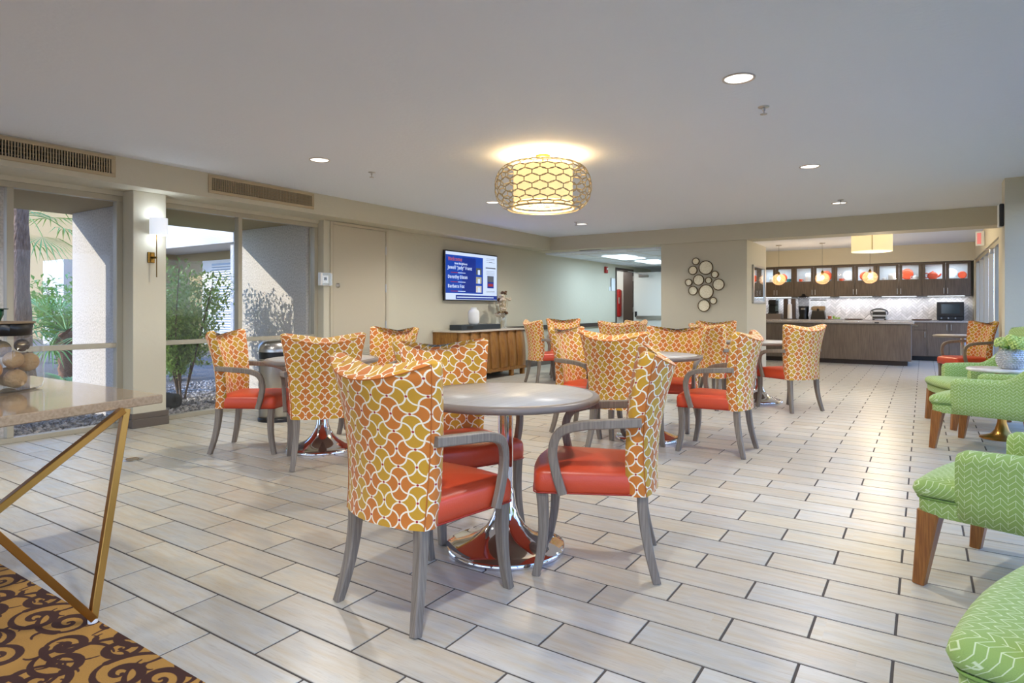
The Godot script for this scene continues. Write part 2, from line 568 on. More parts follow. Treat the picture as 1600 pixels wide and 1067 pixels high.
	M.palm_bark = tri_tex(mat(Color.WHITE, 0.95), noise_tex(0.06, 256, 37, ramp([Color(0.30, 0.21, 0.15), Color(0.55, 0.41, 0.32), Color(0.66, 0.52, 0.43)])), 3.0)
	M.leaves = []
	for c in [Color(0.25, 0.40, 0.15), Color(0.42, 0.56, 0.23), Color(0.52, 0.64, 0.33), Color(0.38, 0.55, 0.31)]:
		var m := mat(c, 0.55)
		m.backlight_enabled = true
		m.backlight = Color(0.35, 0.45, 0.12)
		M.leaves.append(m)
	M.branch = mat(Color(0.40, 0.34, 0.28), 0.9)
	M.rock = tri_tex(mat(Color.WHITE, 0.9), noise_tex(0.03, 256, 39, ramp([Color(0.16, 0.17, 0.16), Color(0.30, 0.31, 0.29)])), 2.0)
	M.lamp_white = emissive(Color(1.0, 0.97, 0.93), 2.2)
	M.can_trim = mat(Color(0.78, 0.74, 0.70), 0.3, 0.6)

# ------------------------------------------------------------------ the room
const TILE_L := 0.52904
const TILE_W := 0.195327
const TILE_X := -1.40992      # an end joint of row 0
const TILE_Z := -2.10458      # near edge of row 0

func tile_mesh(variants: RandomNumberGenerator, lo: Vector3, hi: Vector3, b: MB) -> void:
	var u := variants.randf() ; var w := variants.randf()
	var su := (hi.x - lo.x) * 0.55; var sw := (hi.z - lo.z) * 0.55
	var c := 0.0018
	var A := Vector3(lo.x + c, hi.y, hi.z - c); var B := Vector3(hi.x - c, hi.y, hi.z - c); var C := Vector3(hi.x - c, hi.y, lo.z + c); var D := Vector3(lo.x + c, hi.y, lo.z + c)
	var a := Vector3(lo.x, lo.y, hi.z); var bb := Vector3(hi.x, lo.y, hi.z); var cc := Vector3(hi.x, lo.y, lo.z); var d := Vector3(lo.x, lo.y, lo.z)
	var ua := Vector2(u, w + sw); var ub := Vector2(u + su, w + sw); var uc := Vector2(u + su, w); var ud := Vector2(u, w)
	b.quad(A, B, C, D, ua, ub, uc, ud)
	b.quad(a, bb, B, A, ua, ub, ub, ua)
	b.quad(bb, cc, C, B, ub, uc, uc, ub)
	b.quad(cc, d, D, C, uc, ud, ud, uc)
	b.quad(d, a, A, D, ud, ua, ua, ud)

func build_floor() -> void:
	var floor_ := structure("floor", Vector3(-6.95, -0.12, -17.75), Vector3(1.2, -0.0025, 4.25), M.grout, "pale wood-look plank tiles laid in running bond with dark grout")
	var vr := RandomNumberGenerator.new(); vr.seed = 77
	var full := []
	var g := 0.0036
	for k in 14:
		var b := MB.new()
		tile_mesh(vr, Vector3(g, -0.006, -TILE_W + g), Vector3(TILE_L - g, 0, -g), b)
		var m := b.mesh()
		m.surface_set_material(0, M.tiles[k % 4])
		full.append(m)
	var c := cos(deg_to_rad(-33.32126)); var s := sin(deg_to_rad(-33.32126))
	var spots := []
	var rest := MB.new()
	for row in range(-6, 80):
		var z1 := TILE_Z - row * TILE_W
		var z0 := z1 - TILE_W
		if z0 > -1.135 or z1 < -17.6: continue
		var shift := 0.5 if posmod(row, 2) == 1 else 0.0
		for k in range(-12, 8):
			var x0 := TILE_X + (k + shift) * TILE_L
			var x1 := x0 + TILE_L
			if x1 < -6.76 or x0 > 1.04: continue
			if z0 < -12.7 and x0 < -3.75 and x1 > -4.0: pass
			var whole := x0 > -6.76 and x1 < 1.04 and z1 < -1.135
			if whole:
				var cx := (x0 + x1) / 2; var v := -(z0 + z1) / 2
				var px := cx * c - v * s; var pz := cx * s + v * c
				var sx := px / pz * 978.705
				var seen := absf(sx) < 850 and 480.93 + 978.705 * 1.2 / pz < 1100
				spots.append([pz if seen else 99.0 + pz, x0, z1, row, k])
			else:
				tile_mesh(vr, Vector3(maxf(x0, -6.76) + g, -0.006, z0 + g), Vector3(minf(x1, 1.04) - g, 0, minf(z1, -1.13) - g), rest)
	spots.sort_custom(func(p, q): return p[0] < q[0])
	for i in spots.size():
		var t: Array = spots[i]
		if i < 300:
			var o := MeshInstance3D.new()
			o.mesh = full[posmod(t[3] * 5 + t[4] * 3 + (t[3] * t[4]) % 7, 14)]
			o.name = "tile" if i == 0 else "tile_%03d" % i
			o.position = Vector3(t[1], 0, t[2])
			floor_.add_child(o)
		else:
			tile_mesh(vr, Vector3(t[1] + g, -0.006, t[2] - TILE_W + g), Vector3(t[1] + TILE_L - g, 0, t[2] - g), rest)
	var o := part("far_tiles", rest, M.tile_far, floor_)
	o.set_meta("kind", "stuff")

func win(called: String, z_near: float, z_far: float, mullions: Array, label: String) -> void:
	# aluminium storefront window in the left wall: frame round the opening, one rail at sitting height, glass panes
	var w := structure_node(called, label)
	var x0 := -6.84; var x1 := -6.76; var top := 2.325; var rail0 := 0.80; var rail1 := 0.85
	boxpart("sill", Vector3(x0, 0, z_far), Vector3(x1 + 0.015, 0.045, z_near), M.frame, w, 0.004)
	boxpart("head", Vector3(x0, 2.27, z_far), Vector3(x1, top, z_near), M.frame, w, 0.004)
	var posts := [z_far] + mullions + [z_near]
	for i in posts.size():
		var z: float = posts[i]
		var a := z - 0.026; var b := z + 0.026
		if i == 0: a = z; b = z + 0.06
		if i == posts.size() - 1: a = z - 0.06; b = z
		boxpart("mullion" if i > 0 and i < posts.size() - 1 else "jamb", Vector3(x0, 0.045, a), Vector3(x1, 2.27, b), M.frame, w, 0.004)
	for i in posts.size() - 1:
		var a: float = posts[i] + (0.06 if i == 0 else 0.026); var b: float = posts[i + 1] - (0.06 if i == posts.size() - 2 else 0.026)
		boxpart("rail", Vector3(x0 + 0.01, rail0, a), Vector3(x1 - 0.005, rail1, b), M.frame, w, 0.003)
		boxpart("pane", Vector3(-6.803, rail1, a), Vector3(-6.797, 2.27, b), M.pane, w)
		boxpart("pane", Vector3(-6.803, 0.045, a), Vector3(-6.797, rail0, b), M.pane, w)

func baseboard(called: String, lo: Vector3, hi: Vector3, out: Vector3) -> void:
	# lower plinth, a set-back upper band
	var b := MB.new()
	b.rbox(lo, Vector3(hi.x, lo.y + (hi.y - lo.y) * 0.6, hi.z), 0.004)
	var shrink := out * 0.008
	b.rbox(Vector3(lo.x, lo.y + (hi.y - lo.y) * 0.6, lo.z), Vector3(hi.x, hi.y, hi.z) - Vector3(absf(shrink.x), 0, absf(shrink.z)), 0.004)
	var o := part(called, b, M.baseboard)
	o.set_meta("kind", "structure")

func build_shell() -> void:
	build_floor()
	# ceilings and the lowered bands
	var hole := 0.0
	structure("ceiling", Vector3(-6.95, CEIL, -11.3), Vector3(1.2, CEIL + 0.14, 4.25), M.ceiling, "flat grey-white ceiling of the lounge")
	structure("ceiling_kitchen", Vector3(-3.95, 2.66, -17.75), Vector3(1.2, 2.80, -11.3), M.ceiling, "pale ceiling of the kitchen corner")
	var hc := structure_node("ceiling_hall", "white panel ceiling of the hallway with light panels")
	var grid := MB.new()
	for i in 5: grid.box(Vector3(-6.7 + i * 0.61 - 0.012, 2.325, -17.6), Vector3(-6.7 + i * 0.61 + 0.012, 2.34, -11.5))
	for i in 6: grid.box(Vector3(-6.7, 2.326, -11.9 - i * 1.22 - 0.012), Vector3(-4.0, 2.34, -11.9 - i * 1.22 + 0.012))
	part("grid", grid, M.white_paint, hc)
	boxpart("panel_field", Vector3(-6.95, 2.335, -17.75), Vector3(-3.9, 2.46, -11.48), M.ceiling, hc)
	structure("trim_1", Vector3(-6.95, 2.36, -11.5), Vector3(1.2, CEIL, -11.05), M.wall, "beige dropped beam across the far end of the lounge")
	# boxed soffit along the window wall, hollow behind the two air vents
	var sf := structure_node("trim_2", "beige boxed soffit along the window wall")
	boxpart("underside", Vector3(-6.95, 2.37, -11.05), Vector3(-6.33, 2.450, 4.25), M.wall, sf)
	boxpart("upper_band", Vector3(-6.95, 2.586, -11.05), Vector3(-6.33, CEIL, 4.25), M.wall, sf)
	for e in [[-11.05, -5.11], [-3.81, -2.826], [-0.94, 4.25]]: boxpart("face", Vector3(-6.95, 2.450, e[0]), Vector3(-6.33, 2.586, e[1]), M.wall, sf)
	for e in [[-5.11, -3.81], [-2.826, -0.94]]: boxpart("duct_back", Vector3(-6.95, 2.450, e[0]), Vector3(-6.86, 2.586, e[1]), M.duct, sf)
	# left wall
	var wl := structure_node("wall_left", "beige wall with windows, a flush door and a television")
	boxpart("pillar", Vector3(-6.95, 0, -3.455), Vector3(-6.56, 2.37, -3.13), M.wall, wl, 0.004)
	boxpart("door_section", Vector3(-6.95, 0, -6.975), Vector3(-6.65, 2.37, -5.57), M.wall, wl, 0.006)
	boxpart("long_section", Vector3(-6.95, 0, -15.10), Vector3(-6.70, 2.37, -6.975), M.wall, wl)
	boxpart("lintel", Vector3(-6.95, 2.23, -16.22), Vector3(-6.70, 2.37, -15.10), M.wall, wl)
	boxpart("end_section", Vector3(-6.95, 0, -17.75), Vector3(-6.70, 2.37, -16.22), M.wall, wl)
	boxpart("header", Vector3(-6.95, 2.325, -5.57), Vector3(-6.75, 2.38, -3.455), M.wall, wl)
	boxpart("header", Vector3(-6.95, 2.325, -3.13), Vector3(-6.75, 2.38, 0.3), M.wall, wl)
	boxpart("near_section", Vector3(-6.95, 0, 0.3), Vector3(-6.65, 2.37, 4.25), M.wall, wl)
	win("window_1", 0.3, -3.13, [-2.195, -0.95], "wide aluminium window beside the pillar with the wall lamp")
	win("window_2", -3.455, -5.57, [-4.43], "two-light aluminium window between the pillar and the flush door")
	baseboard("baseboard_left", Vector3(-6.56, 0, -3.475), Vector3(-6.535, 0.145, -3.11), Vector3(1, 0, 0))
	baseboard("baseboard_pillar", Vector3(-6.75, 0, -3.13), Vector3(-6.56, 0.145, -3.11), Vector3(0, 0, 1))
	baseboard("baseboard_door", Vector3(-6.65, 0, -5.69), Vector3(-6.63, 0.145, -5.57), Vector3(1, 0, 0))
	baseboard("baseboard_long", Vector3(-6.70, 0, -15.1), Vector3(-6.68, 0.145, -6.975), Vector3(1, 0, 0))
	# flush door in the left wall
	var d := structure_node("door_1", "flush beige painted door with three hinges and a louvre")
	for e in [[-5.715, -5.67], [-6.755, -6.71]]:
		boxpart("casing", Vector3(-6.66, 0, e[0]), Vector3(-6.632, 2.365, e[1]), M.door_paint, d, 0.003)
	boxpart("casing", Vector3(-6.66, 2.325, -6.71), Vector3(-6.632, 2.365, -5.715), M.door_paint, d, 0.003)
	boxpart("leaf", Vector3(-6.66, 0.01, -6.704), Vector3(-6.640, 2.319, -5.721), M.door_paint, d, 0.003)
	var lf := boxpart("louvre", Vector3(-6.640, 0.30, -6.50), Vector3(-6.634, 0.68, -5.92), M.trim, d)
	for i in 11:
		boxpart("slat", Vector3(-6.640, 0.325 + i * 0.031, -6.47), Vector3(-6.622, 0.338 + i * 0.031, -5.95), M.trim, lf)
	for y in [2.04, 1.49, 0.95, 0.25]:
		var h := MB.new()
		h.lathe([Vector2(0.009, -0.06), Vector2(0.009, 0.06)], Vector3(-6.634, y, -6.708), 10)
		h.box(Vector3(-6.641, y - 0.06, -6.72), Vector3(-6.637, y + 0.06, -6.69))
		part("hinge", h, M.steel, d)
	var kn := MB.new()
	kn.lathe([Vector2(0.034, 0), Vector2(0.034, 0.006), Vector2(0.024, 0.010), Vector2(0.02, 0.016), Vector2(0.0, 0.017)], Vector3.ZERO, 20)
	var ko := part("lock", kn, M.steel, d)
	ko.position = Vector3(-6.640, 1.503, -5.80); ko.rotation_degrees.z = -90
	# the far walls: a block with the round plates, hallway left of it, kitchen right of it
	structure("wall_far", Vector3(-4.025, 0, -12.65), Vector3(-2.515, 2.36, -11.10), M.wall, "beige wall with the cluster of round plates")
	structure("wall_kitchen_left", Vector3(-4.0, 0, -17.75), Vector3(-3.72, 2.80, -12.65), M.wall)
	structure("wall_kitchen_back", Vector3(-3.9, 0, -17.80), Vector3(1.1, 2.80, -17.62), M.wall)
	structure("trim_3", Vector3(-3.72, 2.255, -17.62), Vector3(0.93, 2.66, -17.20), M.wall, "tan soffit above the kitchen wall cabinets")
	structure("wall_hall_end", Vector3(-6.95, 0, -17.80), Vector3(-3.9, 2.46, -17.62), M.hall_wall)
	structure("baseboard_far", Vector3(-4.025, 0, -11.10), Vector3(-2.515, 0.145, -11.082), M.baseboard)
	# right side
	# daylight also comes from glazing beside and behind the viewer
	var wn := structure_node("window_4", "glazed wall behind the green armchairs")
	boxpart("head", Vector3(1.05, 2.34, -8.74), Vector3(1.2, CEIL, 4.25), M.wall, wn)
	boxpart("sill", Vector3(1.05, 0, -8.74), Vector3(1.2, 0.12, 4.25), M.wall, wn)
	for i in 9:
		var z := -8.74 + i * 1.62
		boxpart("post", Vector3(1.08, 0.12, z), Vector3(1.17, 2.34, minf(z + 0.07, 4.25)), M.frame, wn)
		if i < 8: boxpart("pane", Vector3(1.122, 0.12, z + 0.07), Vector3(1.128, 2.34, minf(z + 1.62, 4.24)), M.pane, wn)
	var wb := structure_node("window_5", "glazed wall behind the viewer")
	boxpart("head", Vector3(-6.95, 2.34, 4.25), Vector3(1.2, CEIL + 0.14, 4.40), M.wall, wb)
	boxpart("sill", Vector3(-6.95, 0, 4.25), Vector3(1.2, 0.12, 4.40), M.wall, wb)
	for i in 7:
		var x := -6.95 + i * 1.347
		boxpart("post", Vector3(x, 0.12, 4.28), Vector3(x + 0.07, 2.34, 4.37), M.frame, wb)
		if i < 6: boxpart("pane", Vector3(x + 0.07, 0.12, 4.322), Vector3(x + 1.347, 2.34, 4.328), M.pane, wb)
	structure("wall_column", Vector3(0.745, 0, -9.07), Vector3(1.2, CEIL, -8.74), M.wall, "beige square column by the green armchairs")
	var wr := structure_node("wall_right_far", "kitchen side wall with glazed doors")
	boxpart("section", Vector3(0.93, 0, -11.75), Vector3(1.15, CEIL, -9.07), M.wall, wr)
	boxpart("section", Vector3(0.93, 0, -17.75), Vector3(1.15, 2.8, -17.22), M.wall, wr)
	boxpart("lintel", Vector3(0.93, 2.26, -17.22), Vector3(1.15, 2.8, -11.75), M.wall, wr)
	var gd := structure_node("window_3", "aluminium glazed door wall beside the kitchen")
	for i in 6:
		var z := -17.22 + i * 1.094
		boxpart("post", Vector3(0.96, 0, z - 0.0), Vector3(1.03, 2.26, z + 0.07), M.frame, gd, 0.004)
		if i < 5:
			boxpart("pane", Vector3(0.992, 0.08, z + 0.07), Vector3(0.998, 2.19, z + 1.094), M.pane, gd)
			boxpart("rail", Vector3(0.96, 0, z + 0.07), Vector3(1.03, 0.08, z + 1.094), M.frame, gd)
			boxpart("rail", Vector3(0.96, 2.19, z + 0.07), Vector3(1.03, 2.26, z + 1.094), M.frame, gd)
	var cl := MB.new()
	cl.rbox(Vector3(0.90, 2.10, -13.10), Vector3(0.96, 2.17, -12.86), 0.006)
	cl.tube([Vector3(0.93, 2.16, -12.95), Vector3(0.86, 2.18, -13.15), Vector3(0.95, 2.2, -13.35)], 0.01, 6)
	part("closer", cl, M.steel, gd)
	# doorway off the hall: dark jamb, open white door with push bar, closet with a red cabinet behind
	var dw := structure_node("door_2", "white hallway door standing open, with push bar and closer")
	boxpart("jamb", Vector3(-6.96, 0, -15.13), Vector3(-6.675, 2.25, -15.08), M.dark_trim, dw, 0.004)
	boxpart("jamb", Vector3(-6.96, 0, -16.25), Vector3(-6.675, 2.25, -16.19), M.dark_trim, dw, 0.004)
	boxpart("jamb", Vector3(-6.96, 2.20, -16.19), Vector3(-6.675, 2.25, -15.13), M.dark_trim, dw, 0.004)
	boxpart("leaf", Vector3(-6.66, 0.01, -16.25), Vector3(-5.62, 2.165, -16.205), M.white_door, dw, 0.003)
	for y in [2.0, 1.15, 0.3]:
		boxpart("hinge", Vector3(-6.70, y - 0.07, -16.205), Vector3(-6.645, y + 0.07, -16.195), M.steel, dw)
	boxpart("push_bar", Vector3(-6.56, 0.90, -16.205), Vector3(-5.66, 0.985, -16.14), M.steel, dw, 0.008)
	boxpart("latch_plate", Vector3(-6.62, 0.95, -16.205), Vector3(-6.555, 1.10, -16.18), M.dark_plastic, dw, 0.006)
	var clo := MB.new()
	clo.rbox(Vector3(-6.50, 2.03, -16.205), Vector3(-6.22, 2.10, -16.15), 0.008)
	clo.tube([Vector3(-6.40, 2.11, -16.17), Vector3(-6.60, 2.17, -16.05), Vector3(-6.72, 2.19, -15.95)], 0.010, 6)
	part("closer", clo, M.steel, dw)
	var cs := structure_node("wall_closet", "cream closet seen through the hallway door")
	boxpart("back", Vector3(-8.05, 0, -16.8), Vector3(-7.95, 2.45, -14.6), M.hall_wall, cs)
	boxpart("side", Vector3(-8.05, 0, -16.85), Vector3(-6.9, 2.45, -16.75), M.hall_wall, cs)
	boxpart("side", Vector3(-8.05, 0, -14.65), Vector3(-6.9, 2.45, -14.55), M.hall_wall, cs)
	boxpart("top", Vector3(-8.05, 2.45, -16.85), Vector3(-6.9, 2.5, -14.55), M.hall_wall, cs)
	boxpart("base", Vector3(-8.05, -0.1, -16.85), Vector3(-6.9, 0, -14.55), M.hall_wall, cs)
	var cl2 := thing("closet_lamp", "plain ceiling lamp inside the closet off the hallway", "ceiling light", Vector3(-7.45, 2.44, -15.6))
	var cm := MB.new(); cm.lathe([Vector2(0.12, 0.008), Vector2(0.12, -0.03), Vector2(0.08, -0.06), Vector2(0, -0.065)], Vector3.ZERO, 24)
	part("lamp_bowl", cm, M.lamp_white, cl2)
	var om := OmniLight3D.new()
	om.name = "light_source"
	om.light_energy = 0.9
	om.light_size = 0.08
	om.omni_range = 8.0
	om.omni_attenuation = 2.0
	om.shadow_enabled = true
	cl2.add_child(om)
	om.position = Vector3(0, -0.16, 0)
	structure("trim_4", Vector3(-6.70, 0.745, -15.06), Vector3(-6.665, 0.835, -9.9), M.dark_trim, "dark wooden handrail along the hallway wall")
	# carpet in front
	var cp := MB.new()
	var a := Vector3(-6.6, 0.006, -1.13); var b2 := Vector3(1.05, 0.006, 4.2)
	cp.box(Vector3(a.x, -0.002, a.z), Vector3(b2.x, 0.007, b2.z))
	for i in cp.v.size(): cp.uv[i] = Vector2(cp.v[i].x, cp.v[i].z) / 0.66
	one("carpet", cp, M.carpet, "gold carpet with brown scrolling tendrils in front of the tiles", "carpet")

# ------------------------------------------------------------------ dining chair
func chair_back() -> MB:
	var b := MB.new()
	var N := 16
	var rows := []; var uvs := []
	var levels := []
	for j in 13: levels.append([float(j) / 12, 0.0])
	for k in [0.35, 0.7, 0.92, 1.0]: levels.append([1.0, k])
	for L in levels:
		var t: float = L[0]; var k: float = L[1]
		var w := lerpf(0.230, 0.303, pow(t, 1.75))
		var zr := 0.283 - 0.012 * sin(PI * t) + 0.080 * pow(t, 1.7)
		var bow := lerpf(0.060, 0.108, t)
		var th := lerpf(0.085, 0.062, t)
		var pull := th * 0.5 * (1.0 - sqrt(maxf(1.0 - k * k, 0.0))) * 0.98
		var row := PackedVector3Array(); var ur := PackedVector2Array()
		var put := func(x: float, z: float, u: float, uvx: float):
			var y := 0.372 + (0.931 + 0.066 * u * u - 0.372) * t + 0.016 * k
			row.push_back(Vector3(x, y, z)); ur.push_back(Vector2(uvx, -y - pull) / 0.27)
		for i in N + 1:
			var u := -1.0 + 2.0 * i / N
			put.call(u * (w - pull * absf(u)), zr - bow * u * u - pull, u, u * w)
		var ez := zr - bow
		put.call(w - pull + 0.010 * (1 - k), ez - th * 0.5, 1.0, w + th * 0.5)
		put.call(w - 0.006 - pull, ez - th + pull, 1.0, w + th)
		put.call(w - 0.006 - pull, ez - th + pull, 1.0, w - 0.006)
		for i in range(1, N):
			var u := 1.0 - 2.0 * i / N
			put.call(u * (w - 0.006 - pull * absf(u)), zr - bow * u * u - th + pull - 0.012 * (1.0 - u * u) * (1.0 - t), u, u * (w - 0.006))
		put.call(-w + 0.006 + pull, ez - th + pull, -1.0, -w + 0.006)
		put.call(-w + 0.006 + pull, ez - th + pull, -1.0, -w - th)
		put.call(-w + pull - 0.010 * (1 - k), ez - th * 0.5, -1.0, -w - th * 0.5)
		rows.append(row); uvs.append(ur)
	b.loft(rows, uvs, true, true, 0)
	return b

func chair_seam() -> MB:
	# piping round the outer face of the back
	var b := MB.new()
	var path := []
	var at := func(u: float, t: float) -> Vector3:
		var w := lerpf(0.230, 0.303, pow(t, 1.75))
		var zr := 0.283 - 0.012 * sin(PI * t) + 0.080 * pow(t, 1.7)
		var bow := lerpf(0.060, 0.108, t)
		return Vector3(u * w, 0.372 + (0.931 + 0.066 * u * u - 0.372) * t, zr - bow * u * u)
	for j in 13: path.append(at.call(-1.0, j / 12.0))
	for i in range(1, 12): path.append(at.call(-1.0 + i / 6.0, 1.0))
	for j in 13: path.append(at.call(1.0, 1.0 - j / 12.0))
	b.tube(path, 0.0026, 5, Vector3(0.3, 0.2, 1).normalized())
	return b

func seat_loop(inset: float, y: float, front_w: float, back_w: float, zf: float, zb: float, r: float, crown := 0.0) -> PackedVector3Array:
	var pts := PackedVector3Array()
	var corners := [Vector3(front_w - inset, 0, zf + inset), Vector3(-front_w + inset, 0, zf + inset), Vector3(-back_w + inset, 0, zb - inset), Vector3(back_w - inset, 0, zb - inset)]
	for i in 4:
		var p: Vector3 = corners[i]
		var a: Vector3 = corners[(i + 3) % 4]; var c: Vector3 = corners[(i + 1) % 4]
		var rr := maxf(r - inset * 0.5, 0.012)
		var s := p + (a - p).normalized() * rr; var e := p + (c - p).normalized() * rr
		for k in 5:
			var t := k / 4.0
			pts.push_back(s.lerp(p, t).lerp(p.lerp(e, t), t))
		# the front edge bows outward a little
		if i == 0:
			for k in range(1, 6):
				var q := e.lerp(corners[1] + (corners[0] - corners[1]).normalized() * rr, k / 6.0)
				q.z -= 0.022 * sin(PI * k / 6.0)
				pts.push_back(q)
	for i in pts.size(): pts[i].y = y
	return pts

func make_chair() -> Node3D:
	var t := thing("dining_chair", "", "chair", Vector3.ZERO, 0, "patterned dining chairs with red seats")
	var s := MB.new()
	var rows := []
	for e in [[0.008, 0.374], [0.0, 0.382], [-0.002, 0.42], [0.0, 0.455], [0.006, 0.468], [0.022, 0.479], [0.06, 0.488], [0.12, 0.495], [0.19, 0.497]]:
		rows.append(seat_loop(e[0], e[1], 0.262, 0.224, -0.275, 0.215, 0.045))
	s.loft(rows, null, true, true, 0)
	part("seat", s, M.vinyl, t)
	var welt := MB.new()
	var wl := []
	for p in seat_loop(-0.002, 0.377, 0.262, 0.224, -0.275, 0.215, 0.045): wl.append(p)
	wl.append(wl[0])
	welt.tube(wl, 0.0035, 5)
	part("seat_welt", welt, M.vinyl_welt, t)
	var bk := part("backrest", chair_back(), M.fabric, t)
	part("piping", chair_seam(), M.piping, bk)
	var sec := rect_section(1.0, 1.0, 0.12)
	for side in [-1.0, 1.0]:
		for rear in [false, true]:
			var l := MB.new()
			var p := []
			var sz := []
			for k in 8:
				var q := k / 7.0
				var y := 0.378 * (1.0 - q)
				if rear: p.append(Vector3(side * (0.196 + 0.035 * q * q), y, 0.205 + 0.062 * pow(q, 1.8)))
				else: p.append(Vector3(side * (0.228 + 0.012 * q * q), y, -0.238 + 0.012 * sin(PI * q) - 0.026 * pow(q, 2.2)))
				sz.append(lerpf(0.050, 0.036, q))
			l.sweep(p, sec, sz, Vector3(0, 0, 1), -1)
			part("leg", l, M.grey_wood, t)
		var a := MB.new()
		var path := spline([Vector3(side * 0.268, 0.705, 0.20), Vector3(side * 0.285, 0.697, 0.06), Vector3(side * 0.291, 0.685, -0.07), Vector3(side * 0.288, 0.650, -0.155), Vector3(side * 0.281, 0.570, -0.183), Vector3(side * 0.276, 0.47, -0.168), Vector3(side * 0.272, 0.378, -0.140)], 4)
		var szs := []
		for k in path.size():
			var q := float(k) / (path.size() - 1)
			szs.append(Vector2(0.040, 0.030 + 0.012 * sin(PI * minf(q * 1.9, 1.0))))
		a.sweep(path, sec, szs, Vector3.RIGHT, -1)
		part("arm", a, M.grey_wood, t)
	return t

func pedestal_table(called: String, label: String, at: Vector3, r := 0.47) -> Node3D:
	var t := thing(called, label, "table", at, 0, "round pedestal tables")
	var top := MB.new()
	top.lathe([Vector2(0, 0.772), Vector2(r - 0.035, 0.772), Vector2(r - 0.035, 0.765)], Vector3.ZERO, 56)
	part("table_top", top, M.laminate, t)
	var e := MB.new()
	e.lathe([Vector2(r - 0.035, 0.7715), Vector2(r - 0.010, 0.7705), Vector2(r - 0.002, 0.764), Vector2(r, 0.753), Vector2(r - 0.004, 0.742), Vector2(r - 0.014, 0.737), Vector2(r - 0.10, 0.735), Vector2(0.0, 0.735)], Vector3.ZERO, 56)
	part("edge_band", e, M.table_edge, t)
	var c := MB.new()
	c.lathe([Vector2(0.038, 0.12), Vector2(0.038, 0.735)], Vector3.ZERO, 24)
	part("column", c, M.chrome, t)
	var b := MB.new()
	b.lathe([Vector2(0.296, 0.0), Vector2(0.298, 0.006), Vector2(0.297, 0.022), Vector2(0.290, 0.028), Vector2(0.250, 0.036), Vector2(0.190, 0.052), Vector2(0.135, 0.080), Vector2(0.095, 0.115), Vector2(0.068, 0.160), Vector2(0.052, 0.215), Vector2(0.044, 0.28), Vector2(0.038, 0.30)], Vector3.ZERO, 56)
	part("base", b, M.chrome, t)
	return t

